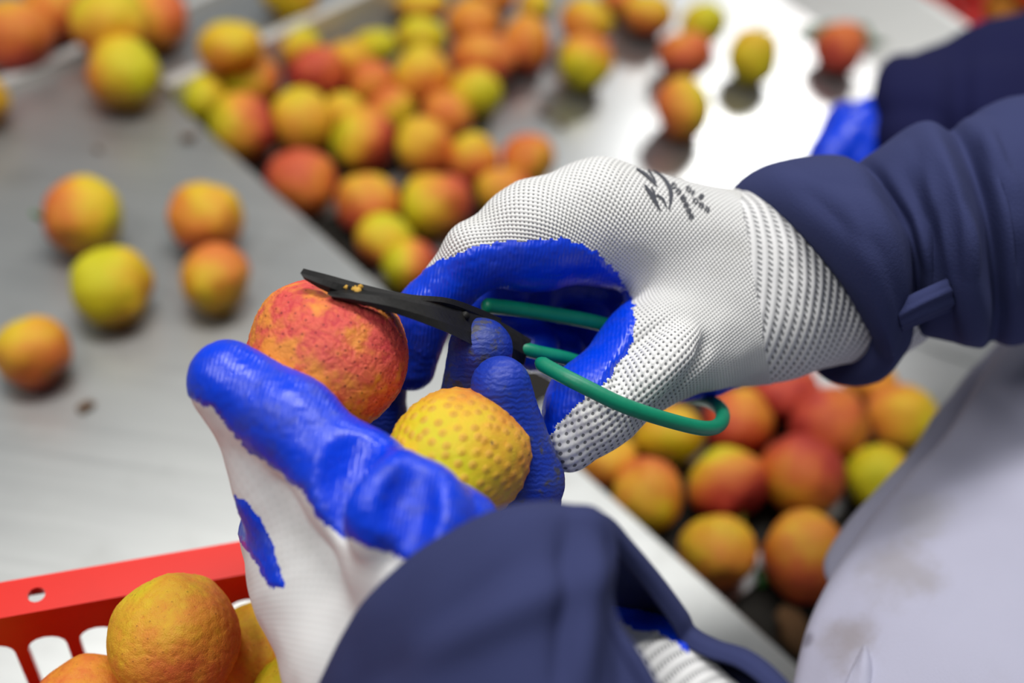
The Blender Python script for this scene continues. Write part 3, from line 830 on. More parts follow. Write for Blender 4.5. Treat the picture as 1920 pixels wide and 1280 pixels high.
def unwrap(o, axis_w, step):
    """conformal unwrap, rescaled to metres and turned so that U follows axis_w"""
    bpy.context.view_layer.objects.active = o
    for q in bpy.context.selected_objects: q.select_set(False)
    o.select_set(True)
    me = o.data
    if not me.uv_layers: me.uv_layers.new(name='UVMap')
    bpy.ops.object.mode_set(mode='EDIT'); bpy.ops.mesh.select_all(action='SELECT')
    bpy.ops.uv.unwrap(method='CONFORMAL', margin=0.0)
    bpy.ops.object.mode_set(mode='OBJECT')
    n = len(me.loops); uv = np.empty(n * 2, np.float32); me.uv_layers[0].data.foreach_get('uv', uv); uv = uv.reshape(-1, 2).astype(float)
    lv = np.empty(n, np.int32); me.loops.foreach_get('vertex_index', lv)
    co = np.empty(len(me.vertices) * 3, np.float32); me.vertices.foreach_get('co', co); co = co.reshape(-1, 3).astype(float)
    q = uv.reshape(-1, 4, 2); c = co[lv].reshape(-1, 4, 3)
    du1, du2 = q[:, 2] - q[:, 0], q[:, 3] - q[:, 1]; dc1, dc2 = c[:, 2] - c[:, 0], c[:, 3] - c[:, 1]
    au = np.abs(du1[:, 0] * du2[:, 1] - du1[:, 1] * du2[:, 0]); ac = np.linalg.norm(np.cross(dc1, dc2), axis=1)
    s = np.sqrt(np.median(ac / (au + 1e-12)))
    ax = np.array(axis_w)
    g = (du1 * (dc1 @ ax)[:, None] + du2 * (dc2 @ ax)[:, None]) * 1.0
    ang = math.atan2(np.median(g[:, 1]), np.median(g[:, 0]))
    ca, sa = math.cos(-ang), math.sin(-ang)
    uv = np.stack([uv[:, 0] * ca - uv[:, 1] * sa, uv[:, 0] * sa + uv[:, 1] * ca], 1) * s
    me.uv_layers[0].data.foreach_set('uv', uv.astype(np.float32).ravel())

def cuff_uv(o, Vc, axis):
    a, b = PC(*axis[0]), PC(*axis[1]); t = (b - a) / np.linalg.norm(b - a)
    away = Vc.mean(0) / np.linalg.norm(Vc.mean(0)); e1c = away - t * away.dot(t); e1c /= np.linalg.norm(e1c); e2c = np.cross(t, e1c)
    p = Vc - a; u = p @ t; q = p - u[:, None] * t
    th = np.arctan2(-(q @ e2c), -(q @ e1c)); v = th * 0.027
    me = o.data
    if not me.uv_layers: me.uv_layers.new(name='UVMap')
    lv = np.empty(len(me.loops), np.int32); me.loops.foreach_get('vertex_index', lv)
    me.uv_layers[0].data.foreach_set('uv', np.stack([u, v], 1)[lv].astype(np.float32).ravel())

def build_hand(field, vox, parts_fn, parent, mats, axis_px, cuff_axis):
    V, F = surface_nets(field, vox)
    V, g = field.project(V, 2)
    V, F = subdivide(V, F)
    V, g = field.project(V, 1)
    g /= np.linalg.norm(g, axis=1)[:, None] + 1e-9
    _, tg = field(V, True)
    cls, cov = parts_fn(V, g, tg)          # per-vertex: class id field values, coat thickness
    Fc = cls[F]
    fc = np.array([np.bincount(r, minlength=4).argmax() for r in Fc]) if False else np.sort(Fc, axis=1)[:, 2]
    V2 = V + g * cov[:, None]
    W = c2w(V2)
    root = None
    out = {}
    for cid, (nm, m) in mats.items():
        u, f = split_mesh(W, F, fc == cid)
        if len(u) == 0: continue
        o = mesh_obj(nm, W[u], f, m, parent if cid == 0 else out[0])
        out[cid] = o
        if cid == 2: cuff_uv(o, V2[u], cuff_axis)
        if cid == 0:
            a = c2w(PC(*axis_px[0])[None])[0]; b = c2w(PC(*axis_px[1])[None])[0]
            unwrap(o, (b - a) / np.linalg.norm(b - a), vox)
    return out

def hit(field, Q, d0=0.27):
    """march from the eye side onto the surface: Q is N x 2 positions"""
    Q = np.asarray(Q, float); U = np.stack([(Q[:, 0] - 960) / FPX, -(Q[:, 1] - 640) / FPX, -np.ones(len(Q))], 1)
    d = np.full(len(Q), d0)
    for _ in range(60): d = np.minimum(d + np.maximum(field(U * d[:, None]), 0) * 0.85, 0.6)
    X, g = field.project(U * d[:, None], 1)
    return X, g / np.linalg.norm(g, axis=1)[:, None], d < 0.5
def crease(field, path, rpx, lift, k, sub, tag_=0):
    """a groove (sub) or a fold ridge laid on the surface along an image path; lift in radii"""
    X, g, ok = hit(field, catmull(np.array(path, float), 7))
    r = rpx * 0.33 / FPX; rr = r * np.array([0.45, 0.8, 1, 1, 1, 0.8, 0.45])
    X = X + g * (lift * rr)[:, None]
    new = [(X[i], X[i + 1], rr[i], rr[i + 1], k, tag_, sub) for i in range(6)]
    return new

# ---- person
worker = empty('person', P(1500, 1500, 0.42))
tag(worker, 'worker in rolled navy sleeves, white and blue gloves and pale apron, trimming a lychee', 'person')

# ---- right glove (holds the scissors)
RH = Field()
RH.chain([(1425, 498, .402, 122), (1125, 412, .386, 110)], .012)
RH.chain([(1125, 412, .386, 110), (1000, 440, .378, 96), (893, 474, .372, 60)], .006, 1)
RH.chain([(893, 474, .372, 58), (798, 585, .376, 50), (772, 690, .381, 43)], .004, 1)
RH.chain([(1425, 588, .40, 118), (1228, 662, .377, 96)], .014)
RH.chain([(1228, 662, .377, 94), (1108, 764, .363, 82), (1066, 826, .360, 58)], .006, 2)
RH.cone((1425, 545, .405, 128), (1322, 556, .402, 118), .016)
RH.cone((1425, 545, .425, 118), (1135, 430, .412, 96), .010)
RH.cone((1425, 585, .43, 108), (1200, 520, .436, 82), .010, 3)
RH.chain([(1135, 430, .412, 94), (955, 486, .407, 60), (915, 588, .407, 54), (1000, 648, .402, 48)], .003, 3)
RH.chain([(1165, 470, .432, 84), (1005, 520, .427, 56), (965, 618, .423, 50), (1050, 668, .416, 46)], .003, 3)
RH.chain([(1200, 520, .446, 80), (1085, 600, .444, 50), (1080, 685, .434, 46)], .003, 3)
RH.cone((1250, 716, .402, 44), (1335, 700, .404, 44), .004, 3)
RH.chain([(1425, 498, .402, 120), (1640, 528, .424, 125)], .010)
RH.chain([(1425, 588, .40, 118), (1640, 556, .424, 118)], .010)
# creases near the thumb base
cz = crease(RH, [(1225, 755), (1262, 700), (1318, 645)], 26, 0.55, .006, True) + crease(RH, [(1165, 728), (1200, 672), (1250, 620)], 18, 0.6, .006, True)
cz += crease(RH, [(1195, 745), (1232, 690), (1290, 630)], 22, -0.45, .008, False)
RH.p += cz
def rh_extra(X, d):
    x, y, dd = px_of(X)
    # shallow folds of the knit on the back of the hand and the thumb base
    f = np.sin((x * 0.55 + y * 0.83) / 23.0) * np.exp(-(((x - 1260) / 90) ** 2 + ((y - 700) / 80) ** 2)) * 0.0009
    f += np.sin((x * 0.9 - y * 0.4) / 26.0) * np.exp(-(((x - 1180) / 60) ** 2 + ((y - 480) / 90) ** 2)) * 0.0005
    return d + f + 0.0006 * NZ(X * 55 + 3) + 0.00025 * NZ(X * 160)
RH.extra = rh_extra
RPOLY = [(720, 560), (742, 548), (770, 527), (800, 503), (850, 478), (900, 461), (1000, 452), (1075, 449), (1120, 470), (1160, 515), (1183, 560), (1192, 600),
         (1181, 650), (1152, 692), (1130, 716), (1090, 746), (1045, 795), (1028, 822), (1000, 860), (900, 900), (700, 800)]
def rh_parts(V, g, tg):
    x, y, d = px_of(V)
    view = -V / np.linalg.norm(V, axis=1)[:, None]
    nv = (g * view).sum(1)
    jag = NZ(np.stack([x / 6.5, y / 6.5, d * 0 + 2], 1)) * 5 + NZ(np.stack([x / 30, y / 30, d * 0], 1)) * 4
    sd = poly_sd(x, y, RPOLY) + jag
    back = np.where((y > np.where(x < 960, 600, 530)) & (x < 1400), 20.0, -20.0)
    sd = np.where((nv < 0.02) & (d > 0.362 + (x - 1050) * 0.00012), back, sd)
    sd = np.where(tg == 3, 20.0, sd)
    coat = sd > 0
    cuff = (x > 1392 + (y - 380) * 0.165 + 6 * NZ(V * 120)) & ~coat
    cls = np.where(coat, 1, np.where(cuff, 2, 0))
    cov = np.where(coat, 0.00055 * np.clip(sd / 9, 0, 1) + 0.00012 * NZ(V * 900), 0)
    cov = np.where(cuff, -0.0003, cov)
    return cls, cov
rg = build_hand(RH, 0.0013, rh_parts, worker, {0: ('work_glove', M_KNIT), 1: ('rubber_coating', M_BLUE), 2: ('knit_cuff', M_CUFF)}, ((1400, 545, .40), (1050, 430, .38)), ((1425, 543, .405), (1640, 575, .424)))
rg[0]['label'] = 'right glove, white knit back with blue rubber palm'
rg[1]['label'] = 'glossy blue rubber coating'

# grey print on the back of the right glove
def print_marks(name, field, strokes, parent, m, off=0.00045):
    V, F = [], []
    for pts, wds in strokes:
        pts = catmull(pts, max(4, 6 * len(pts))); wds = np.interp(np.linspace(0, 1, len(pts)), np.linspace(0, 1, len(wds)), wds)
        T = np.gradient(pts, axis=0); T /= np.linalg.norm(T, axis=1)[:, None] + 1e-9
        N2 = np.stack([-T[:, 1], T[:, 0]], 1) * (wds / 2)[:, None]
        b = len(V)
        for p, n in zip(pts, N2): V += [p + n, p - n]
        F += [(b + 2 * i, b + 2 * i + 1, b + 2 * i + 3, b + 2 * i + 2) for i in range(len(pts) - 1)]
    X, g, ok = hit(field, V)
    F = [f for f in F if ok[list(f)].all()]
    return mesh_obj(name, c2w(X + g * off), F, m, parent)
def zc(pts): return [(1100 + x / 6.4, 270 + y / 6.4) for x, y in pts]
ST = [(zc([(420, 185), (520, 215), (640, 265)]), [2, 4, 2]),
      (zc([(640, 250), (720, 300), (790, 400)]), [1.5, 4, 3]),
      (zc([(590, 300), (690, 365), (760, 430), (840, 515)]), [3, 6, 6, 2]),
      (zc([(745, 335), (800, 420), (822, 480)]), [2, 4, 3]),
      (zc([(690, 500), (760, 600), (815, 690), (880, 805)]), [4, 8, 7, 2]),
      (zc([(770, 520), (800, 590), (825, 660)]), [3, 4, 2]),
      (zc([(830, 615), (905, 665), (955, 765)]), [3, 5, 2]),
      (zc([(770, 315), (880, 380), (965, 480), (1008, 610), (985, 790)]), [1, 4, 7, 8, 2])]
for (a, b, nl) in (((1010, 470), (1150, 640), 5), ((1140, 630), (1260, 900), 8), ((1180, 520), (1280, 600), 3), ((1260, 660), (1470, 810), 6), ((1350, 610), (1385, 660), 2)):
    a, b = np.array(a, float), np.array(b, float); t = (b - a) / np.linalg.norm(b - a); n = np.array([-t[1], t[0]])
    for k in range(nl):
        c = a + (b - a) * (k + 0.5) / nl; hgt = 34
        sg = 1 if k % 2 else -1
        ST.append((zc([c - n * hgt - t * 10 * sg, c + t * 9, c + n * hgt - t * 8 * sg]), [2.4, 2.8, 2.2]))
        if k % 3 != 1: ST.append((zc([c - n * hgt * 0.4 - t * 16, c + n * hgt * 0.3 + t * 12]), [2.2, 2.2]))
pm = print_marks('printed_logo', RH, ST, rg[0], M_INK)
pm['label'] = 'faded grey print with a curved swoosh'; pm['kind'] = 'stuff'

# ---- left glove (cups the fruit)
LH = Field()
LH.chain([(905, 1300, .300, 165), (805, 1048, .300, 136), (672, 912, .309, 98)], .010, 1)          # thenar
LH.chain([(672, 912, .309, 98), (548, 792, .316, 77), (427, 706, .321, 67)], .006, 1)               # thumb
LH.chain([(432, 742, .324, 52), (522, 902, .329, 74), (602, 1045, .328, 110)], .008, 0)             # web, back of the thumb
LH.chain([(905, 1380, .315, 170), (722, 1215, .325, 180), (605, 1090, .336, 112), (548, 1003, .346, 88)], .012, 0)
LH.chain([(548, 1003, .346, 86), (655, 905, .392, 60), (705, 790, .394, 55), (716, 690, .386, 46)], .004, 3)      # index
LH.chain([(722, 1215, .335, 150), (700, 1010, .378, 92), (835, 1075, .372, 90)], .010, 0)           # palm
LH.chain([(835, 1075, .372, 90), (1080, 1230, .335, 112), (1205, 1290, .310, 114), (1390, 1425, .285, 112)], .012, 0)    # heel of the hand, wrist
LH.chain([(700, 1010, .380, 75), (845, 965, .395, 66), (878, 800, .374, 62), (898, 655, .3585, 57)], .0012, 4)      # middle
LH.chain([(790, 1080, .372, 75), (962, 1050, .378, 70), (985, 900, .350, 67), (939, 728, .341, 55)], .0012, 4)     # ring
LH.chain([(860, 1130, .362, 70), (1010, 1130, .366, 60), (1025, 1040, .356, 52)], .003, 3)                       # little
cz = crease(LH, [(756, 878), (728, 935), (690, 1010)], 32, 0.12, .008, False, 1) + crease(LH, [(812, 900), (800, 955), (812, 1020)], 34, -0.35, .008, False, 1)
LH.p += cz
cz = crease(LH, [(782, 892), (768, 940), (772, 1010)], 24, 0.15, .006, True) + crease(LH, [(672, 842), (660, 900), (640, 970)], 30, 0.4, .008, True)
LH.p += cz
def lh_extra(X, d):
    x, y, dd = px_of(X)
    f = np.sin((x * 0.75 + y * 0.66) / 15.0) * np.exp(-(((x - 800) / 110) ** 2 + ((y - 985) / 60) ** 2)) * 0.0004
    f += np.sin((x * 0.8 + y * 0.6) / 30.0) * np.exp(-(((x - 640) / 90) ** 2 + ((y - 930) / 90) ** 2)) * 0.0007
    return d + f + 0.0006 * NZ(X * 50 + 9) + 0.0002 * NZ(X * 170 + 4)
LH.extra = lh_extra
LPOLY = [(330, 700), (345, 742), (366, 752), (398, 764), (425, 800), (468, 845), (520, 880), (568, 920), (600, 970), (640, 1005), (690, 1025), (770, 1050), (900, 1090),
         (1100, 1130), (1190, 1178), (1225, 1183), (1262, 1202), (1290, 1225), (1330, 1150), (1200, 900), (900, 600), (400, 560)]
def lh_parts(V, g, tg):
    x, y, d = px_of(V)
    view = -V / np.linalg.norm(V, axis=1)[:, None]
    nv = (g * view).sum(1)
    jag = NZ(np.stack([x / 6.5, y / 6.5, d * 0 + 7], 1)) * 4 + NZ(np.stack([x / 30, y / 30, d * 0 + 4], 1)) * 4
    sd = poly_sd(x, y, LPOLY) + jag
    sd = np.where((nv < 0) & (tg < 3), -20.0, sd)
    # side of the index finger base
    ix = np.where((y < 1100 + jag * 1.5) & (x < 478 + (y - 940) * 0.36 + jag * .3), 20.0, -20.0)
    sd = np.where((tg == 3) | (tg == 4), np.where(y > 1000, ix, 20.0), sd)
    patch = poly_sd(x, y, [(440, 930), (462, 938), (490, 972), (510, 1020), (522, 1060), (537, 1104), (505, 1098), (484, 1060), (440, 1000)]) + jag * 0.5
    sd = np.where((tg != 4) & (x < 545) & (y > 915), patch, sd)
    coat = sd > 0
    fing = coat & (tg >= 3) & (d < 0.5) & (y < 1000)
    cuff = ~coat & (x + 0.6 * y > 1930)
    cls = np.where(coat, np.where(fing, 3, 1), np.where(cuff, 2, 0))
    cov = np.where(coat, 0.00055 * np.clip(sd / 9, 0, 1) + 0.00012 * NZ(V * 900), 0)
    return cls, cov
lg = build_hand(LH, 0.0013, lh_parts, worker, {0: ('work_glove', M_KNIT_L), 1: ('rubber_coating', M_BLUE_L), 2: ('knit_cuff', M_CUFF), 3: ('coated_fingers', M_BLUE_F)}, ((800, 1200, .33), (500, 850, .33)), ((1200, 1285, .31), (1380, 1420, .285)))
lg[0]['label'] = 'left glove, white knit back with blue rubber palm'
lg[3]['label'] = 'grimy blue coated fingers'

# ------------------------------------------------------------------ cloth helpers
def loft(rows, nu, nv, closed, disp=None):
    """rows: control rows of (px, py, depth); returns world vertices of an nu x nv grid"""
    R = np.array([catmull(np.array([PC(*p) for p in r]), nv, closed) for r in rows])
    G = np.stack([catmull(R[:, j], nu) for j in range(nv)], 1)
    if disp is not None:
        du = np.gradient(G, axis=0)
        dv = (np.roll(G, -1, 1) - np.roll(G, 1, 1)) if closed else np.gradient(G, axis=1)
        n = np.cross(du, dv); n /= np.linalg.norm(n, axis=2)[..., None] + 1e-9
        G = G + n * disp(G)[..., None]
    return c2w(G.reshape(-1, 3))
def ring4(T, N, B, F, U=None):
    T, N, B, F = [np.array(q, float) for q in (T, N, B, F)]
    c0 = (T + N + B + F) / 4; a = (T - B) / 2; b = (N - F) / 2; c2 = (T - N + B - F) / 4
    f = lambda t: c0 + a * math.cos(t) + b * math.sin(t) + c2 * math.cos(2 * t)
    k = math.pi / 4
    return [f(0), f(k), f(2 * k), f(3 * k), f(4 * k), np.array(U, float) if U else f(5 * k), f(6 * k), f(7 * k)]
def folds(seed, amp, sc):
    return lambda G: amp * (1 - 2 * np.abs(NZ(G * sc + seed))) + 0.25 * amp * NZ(G * sc * 3.1 + seed)

# ---- right sleeve: cuff rolled back over the knit wrist, then gathered cloth
rows = [
 ring4((1392, 380, .412), (1548, 492, .386), (1622, 650, .405), (1470, 540, .44), (1545, 680, .43)),
 ring4((1370, 366, .412), (1545, 482, .375), (1640, 672, .398), (1445, 540, .45), (1545, 702, .43)),
 ring4((1384, 340, .412), (1556, 470, .368), (1662, 684, .396), (1470, 540, .455), (1568, 712, .43)),
 ring4((1430, 312, .412), (1585, 455, .362), (1676, 690, .40), (1520, 540, .458), (1600, 712, .435)),
 ring4((1510, 300, .413), (1628, 440, .358), (1690, 672, .405), (1580, 520, .458), (1640, 700, .44)),
 ring4((1572, 302, .416), (1672, 430, .360), (1702, 650, .41), (1625, 510, .456)),
 ring4((1600, 317, .423), (1704, 444, .379), (1704, 624, .420), (1645, 495, .450)),
 ring4((1634, 294, .42), (1722, 432, .374), (1736, 630, .41), (1690, 480, .455)),
 ring4((1686, 257, .42), (1768, 412, .370), (1784, 640, .41), (1740, 460, .46)),
 ring4((1736, 237, .42), (1815, 400, .364), (1838, 652, .41), (1790, 450, .47)),
 ring4((1778, 252, .428), (1846, 412, .384), (1862, 634, .422), (1820, 450, .462)),
 ring4((1812, 222, .43), (1888, 390, .374), (1900, 640, .42), (1860, 430, .47)),
 ring4((1880, 190, .44), (1960, 370, .380), (1966, 620, .43), (1930, 400, .48)),
 ring4((1960, 172, .45), (2030, 350, .385), (2040, 600, .44), (2010, 380, .49)),
 ring4((2100, 120, .46), (2170, 320, .39), (2170, 570, .44), (2150, 350, .50)),
]
def rfold(G):
    x, y, d = px_of(np.asarray(G).reshape(-1, 3)); x = x.reshape(G.shape[:2]); y = y.reshape(G.shape[:2])
    out = folds(2, 0.0013, np.array([26, 34, 26]))(G)
    for ax, ay, bx, by, w_, am in ((1745, 330, 1800, 560, 16, -.0030), (1760, 400, 1745, 540, 14, .0022), (1600, 420, 1668, 600, 22, -.0016), (1500, 350, 1640, 470, 20, .0012),
                                   (1850, 250, 1905, 360, 14, -.0026), (1880, 300, 1915, 520, 18, .0024), (1700, 330, 1760, 470, 18, .0018), (1820, 420, 1815, 620, 16, -.0020)):
        L = math.hypot(bx - ax, by - ay); t = ((x - ax) * (bx - ax) + (y - ay) * (by - ay)) / L / L
        n = ((x - ax) * (by - ay) - (y - ay) * (bx - ax)) / L
        out = out + RSG * am * np.exp(-(n / w_) ** 2) * np.exp(-((t - 0.5) / 0.55) ** 4)
    return out
RSG = 1.0
W = loft(rows, 170, 150, True, rfold)
sl = mesh_obj('sleeve', W, grid_faces(170, 150, True), M_NAVY, worker); solid(sl, 0.0018, 0)
sl['label'] = 'navy sleeve with its cuff folded back over the right wrist'
# stitched hem tab
tb = [[(1676, 566, .3725), (1730, 541, .3705), (1776, 520, .3725)], [(1681, 582, .3700), (1735, 556, .3680), (1782, 534, .3700)],
      [(1686, 598, .3705), (1738, 571, .3685), (1787, 550, .3710)], [(1690, 612, .3735), (1741, 588, .3715), (1790, 568, .3745)],
      [(1692, 622, .379), (1742, 600, .377), (1786, 582, .380)]]
tb = [[(x, y, d + 0.0016) for x, y, d in r] for r in tb]
W = loft(tb, 24, 26, False, lambda G: 0.00035 * np.sin(np.linspace(0, 1, 24) * 19)[:, None] * np.ones((1, 26)))
o = mesh_obj('hem', W, grid_faces(24, 26), M_NAVY, sl); solid(o, 0.0012, 1)

# ---- left sleeve: wide opening draped over the wrist
rim = [(575, 1350, .292), (608, 1268, .287), (650, 1180, .281), (702, 1112, .276), (795, 1030, .271), (900, 972, .268), (1000, 949, .268), (1085, 958, .270),
       (1138, 985, .272), (1150, 1030, .270), (1142, 1095, .266), (1160, 1170, .262), (1205, 1245, .258), (1262, 1340, .254)]
in1 = [(650, 1360, .273), (680, 1290, .267), (728, 1208, .261), (778, 1140, .257), (848, 1064, .255), (925, 1010, .254), (1000, 985, .255), (1066, 990, .258),
       (1106, 1015, .261), (1122, 1060, .261), (1122, 1112, .259), (1140, 1186, .256), (1182, 1262, .253), (1236, 1350, .249)]
c_ = (960, 1500, .228)
lerp = lambda a, f: tuple(a[i] + (c_[i] - a[i]) * f for i in range(3))
back = [(x + (960 - x) * 0.06, y + 14, d + 0.010) for x, y, d in rim]
soft = [tuple((np.array(a) * 0.72 + np.array(b) * 0.28) - np.array([0, 0, 0.004])) for a, b in zip(rim, in1)]
rows = [back, rim, soft, in1, [(x + 10, y + 110, d - .008) for x, y, d in in1], [(x + 40, y + 330, d - .018) for x, y, d in in1], [(x + 90, y + 700, d - .03) for x, y, d in in1]]
SGN = 1.0
def lfold(G):
    x, y, d = px_of(np.asarray(G).reshape(-1, 3)); x = x.reshape(G.shape[:2]); y = y.reshape(G.shape[:2])
    def rg(ax, ay, bx, by, w, amp):
        L = math.hypot(bx - ax, by - ay); t = ((x - ax) * (bx - ax) + (y - ay) * (by - ay)) / L / L
        n = ((x - ax) * (by - ay) - (y - ay) * (bx - ax)) / L
        return amp * np.exp(-(n / w) ** 2) * np.exp(-((t - 0.5) / 0.55) ** 4)
    r_ = rg(790, 1225, 1110, 1080, 38, SGN * 0.0032) + rg(700, 1290, 960, 1060, 34, SGN * -0.0018) + rg(1105, 985, 1085, 1290, 26, SGN * 0.0028) + rg(1060, 1010, 1045, 1290, 22, SGN * -0.0022)
    return r_ + 0.0014 * NZ(G * np.array([22, 30, 18]) + 5) + 0.0006 * NZ(G * 70)
W = loft(rows, 90, 150, False, lfold)
V1, F1 = list(W), grid_faces(90, 150)
far = [(1085, 952, .276), (1140, 972, .283), (1180, 1015, .290), (1236, 1082, .299), (1284, 1148, .305), (1302, 1180, .307), (1345, 1204, .302), (1405, 1224, .295), (1462, 1268, .288), (1530, 1350, .282)]
rows = [[(x - 22, y + 26, d - .007) for x, y, d in far], [(x - 8, y + 8, d - .006) for x, y, d in far], far, [(x - 10, y + 14, d + .008) for x, y, d in far],
        [(x - 60, y + 75, d + .026) for x, y, d in far], [(x - 170, y + 190, d + .045) for x, y, d in far]]
W2 = loft(rows, 40, 110, False, None)
b_ = len(V1); V1 += list(W2); F1 += [tuple(b_ + i for i in f) for f in grid_faces(40, 110)]
sl2 = mesh_obj('sleeve', V1, F1, M_NAVY, worker); solid(sl2, 0.0015, 0)
sl2['label'] = 'wide navy sleeve opening over the left wrist'

# ---- apron
E = [(1990, 540, .505), (1915, 628, .487), (1838, 728, .470), (1765, 826, .455), (1702, 903, .445), (1640, 985, .435), (1572, 1084, .421), (1512, 1184, .411), (1479, 1290, .402), (1465, 1390, .392)]
offs = [(60, 35, .05), (14, 8, .014), (0, 0, 0), (34, 22, -.012), (110, 66, -.028), (250, 128, -.045), (470, 200, -.060), (800, 260, -.072)]
rows = [[(x + a, y + b, d + c) for (a, b, c) in offs] for x, y, d in E]
def afold(G):
    return 0.0032 * NZ(G * np.array([16, 16, 10]) + 8) + 0.0012 * NZ(G * np.array([44, 44, 30]) + 2)
W = loft(rows, 110, 130, False, afold)
apo = np.array(wloc(worker))
st = lambda px, py, d: tuple(np.array(P(px, py, d)) - apo)
M_APRON = m_cloth('lavender_cotton', (0.49, 0.49, 0.62, 1), 0, 0.05, 1300,
                  stains=((st(1690, 1085, .408), 0.020, 0.50, (0.30, 0.27, 0.25, 1)), (st(1600, 1225, .395), 0.016, 0.60, (0.26, 0.22, 0.20, 1)),
                          (st(1730, 960, .42), 0.016, 0.30, (0.36, 0.34, 0.30, 1)), (st(1860, 1190, .36), 0.018, 0.25, (0.38, 0.36, 0.40, 1)), (st(1515, 1200, .407), 0.004, 0.6, (0.12, 0.11, 0.14, 1))))
ap = mesh_obj('apron', W, grid_faces(110, 130), M_APRON, worker); solid(ap, 0.0015, 0)
ap['label'] = 'pale lavender cotton apron with brown stains'
E2 = [(1990, 520, .53), (1880, 640, .512), (1795, 734, .498), (1708, 852, .480), (1660, 905, .472), (1602, 974, .462), (1562, 1036, .453), (1553, 1070, .447), (1566, 1102, .442)]
offs = [(70, 30, .02), (10, 4, .006), (0, 0, 0), (26, 18, -.004), (70, 50, -.002), (150, 95, .004)]
rows = [[(x + a, y + b, d + c) for (a, b, c) in offs] for x, y, d in E2]
W = loft(rows, 70, 40, False, folds(4, 0.0010, np.array([30, 30, 20])))
o = mesh_obj('facing', W, grid_faces(70, 40), M_APRON, ap); solid(o, 0.0015, 0); o['label'] = 'inner layer showing behind the apron edge'
# pointed flap of the pocket
fl = [[(1620, 1212, .3885), (1622, 1212, .3878), (1626, 1213, .3885)], [(1604, 1244, .3845), (1622, 1242, .3815), (1640, 1246, .3850)],
      [(1590, 1272, .3815), (1622, 1276, .3780), (1650, 1280, .3830)], [(1570, 1320, .378), (1620, 1325, .374), (1652, 1330, .381)]]
W = loft(fl, 24, 16, False, None)
o = mesh_obj('pocket_flap', W, grid_faces(24, 16), M_APRON, ap); solid(o, 0.0012, 0)

# ------------------------------------------------------------------ second worker at the far right
mate = empty('person', P(1990, 200, 0.78))
tag(mate, 'second worker, only a dark navy sleeve and blue glove showing behind', 'person')
rows = [
 ring4((1696, 118, .705), (1652, 200, .672), (1690, 292, .68), (1740, 220, .72)),
 ring4((1686, 104, .705), (1638, 196, .666), (1682, 304, .675), (1745, 222, .725)),
 ring4((1706, 96, .705), (1672, 190, .650), (1706, 318, .668), (1768, 225, .73)),
 ring4((1770, 84, .708), (1752, 184, .640), (1776, 330, .662), (1815, 210, .735)),
 ring4((1812, 66, .712), (1800, 178, .646), (1815, 330, .668), (1850, 200, .735)),
 ring4((1850, 52, .714), (1838, 170, .640), (1850, 335, .662), (1885, 195, .74)),
 ring4((1920, 26, .72), (1905, 160, .642), (1930, 335, .662), (1960, 180, .75)),
 ring4((2060, -30, .74), (2040, 140, .65), (2060, 330, .67), (2090, 150, .78))]
W = loft(rows, 70, 80, True, folds(6, 0.004, np.array([14, 20, 14])))
o = mesh_obj('sleeve', W, grid_faces(70, 80, True), M_NAVY2, mate); solid(o, 0.002, 0)
G2 = Field()
G2.chain([(1720, 232, .695, 74), (1640, 242, .685, 58), (1592, 258, .675, 44), (1562, 288, .668, 34), (1554, 312, .665, 30)], .006)
G2.chain([(1700, 255, .69, 60), (1632, 268, .672, 34), (1610, 305, .668, 30)], .004)
G2.chain([(1590, 240, .70, 50), (1550, 285, .70, 32), (1530, 310, .70, 28)], .003)
G2.chain([(1700, 255, .70, 60), (1660, 300, .69, 34)], .004)
V, F = surface_nets(G2, 0.0022); V, g = G2.project(V, 2)
mesh_obj('work_glove', c2w(V), F, M_BLUE, mate)

# ------------------------------------------------------------------ scissors
sc_root = empty('scissors', P(890, 600, 0.362))
tag(sc_root, 'black iron scissors with green plastic handle loops, cutting the red lychee', 'scissors')
def blade(name, up, lo, dep, th, spine):
    n = 40
    U = catmull(np.array([(x, y, d) for (x, y), d in zip(up, dep)]), n); L = catmull(np.array([(x, y, d) for (x, y), d in zip(lo, dep)]), n)
    V = []
    for u, l in zip(U, L):
        m = u * 0.45 + l * 0.55
        V += [P(u[0], u[1], u[2]), P(m[0], m[1], m[2] - th * 0.25), P(l[0], l[1], l[2] + th * 0.35), P(l[0] + 1, l[1], l[2] + th * 0.8),
              P(m[0], m[1], m[2] + th * 1.3), P(u[0] + spine[0], u[1] - spine[1], u[2] + th)]
    F = grid_faces(n, 6, True) + [tuple(range(5, -1, -1)), tuple((n - 1) * 6 + k for k in range(6))]
    o = mesh_obj(name, V, F, M_BLADE, sc_root, smooth=False)
    return o
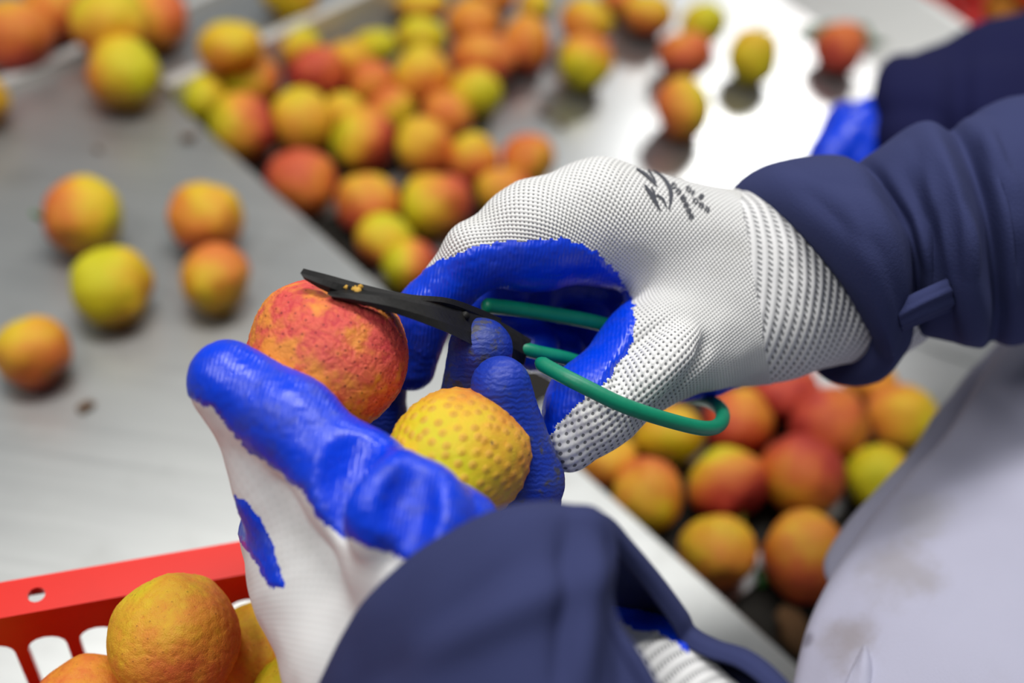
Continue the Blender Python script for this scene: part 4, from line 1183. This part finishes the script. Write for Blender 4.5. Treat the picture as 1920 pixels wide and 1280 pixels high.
blade('blade', [(563, 512), (610, 524), (680, 543), (760, 560), (832, 567), (885, 584), (935, 606)],
      [(571, 524), (604, 543), (650, 562), (700, 568), (780, 586), (850, 622), (930, 652)],
      [.3290, .3285, .3300, .3340, .3430, .3550, .3665], .0022, (6, 9))
blade('blade', [(613, 551), (652, 549), (722, 556), (800, 572), (860, 586), (925, 604), (992, 642)],
      [(628, 559), (690, 574), (760, 594), (840, 624), (890, 648), (945, 670), (982, 684)],
      [.3270, .3262, .3285, .3365, .3490, .3625, .3690], .0024, (4, 6))
V, F = tube([P(872, 592, .3580), P(872, 592, .3505)], [0.0015, 0.0014], 14)
mesh_obj('rivet', V, F, M_BLADE, sc_root)
def green(name, pts, r, n=70):
    C = catmull(np.array([PC(*p) for p in pts]), n)
    rr = np.full(n, r); rr[0] *= 0.55; rr[1] *= 0.85; rr[-1] *= 0.55; rr[-2] *= 0.85
    V, F = tube(c2w(C), rr, 16)
    return mesh_obj(name, V, F, M_GREEN, sc_root)
green('handle_loop', [(968, 650, .3695), (1010, 661, .3715), (1075, 676, .379), (1180, 712, .399), (1270, 738, .412), (1325, 750, .405), (1352, 768, .388), (1352, 792, .370),
                      (1325, 803, .3585), (1262, 790, .3490), (1170, 760, .3415), (1085, 719, .3405), (1035, 693, .3450), (1008, 677, .3490)], 0.0024)
green('handle_loop', [(905, 572, .372), (960, 578, .377), (1040, 590, .382), (1115, 604, .386), (1200, 628, .392), (1260, 645, .40)], 0.0026)
rngk = np.random.default_rng(5)
Vs, Fs = [], []
bm = bmesh.new(); bmesh.ops.create_icosphere(bm, subdivisions=2, radius=1.0)
D = np.array([v.co[:] for v in bm.verts]); Fi = [[v.index for v in f.verts] for f in bm.faces]; bm.free()
for k in range(9):
    c = np.array(P(646 + 26 * rngk.random() + k, 534 + 12 * rngk.random() + k * 0.5, .3285 + 0.002 * rngk.random()))
    b_ = len(Vs); Vs += list(c + D * (1 + 0.4 * NZ(D * 2 + k))[:, None] * (0.0007 + 0.0007 * rngk.random())); Fs += [[b_ + i for i in f] for f in Fi]
tag(mesh_obj('stem_offcut', Vs, Fs, M_PULP), 'crumbly yellow stem offcut lodged between the scissor blades', 'offcut')
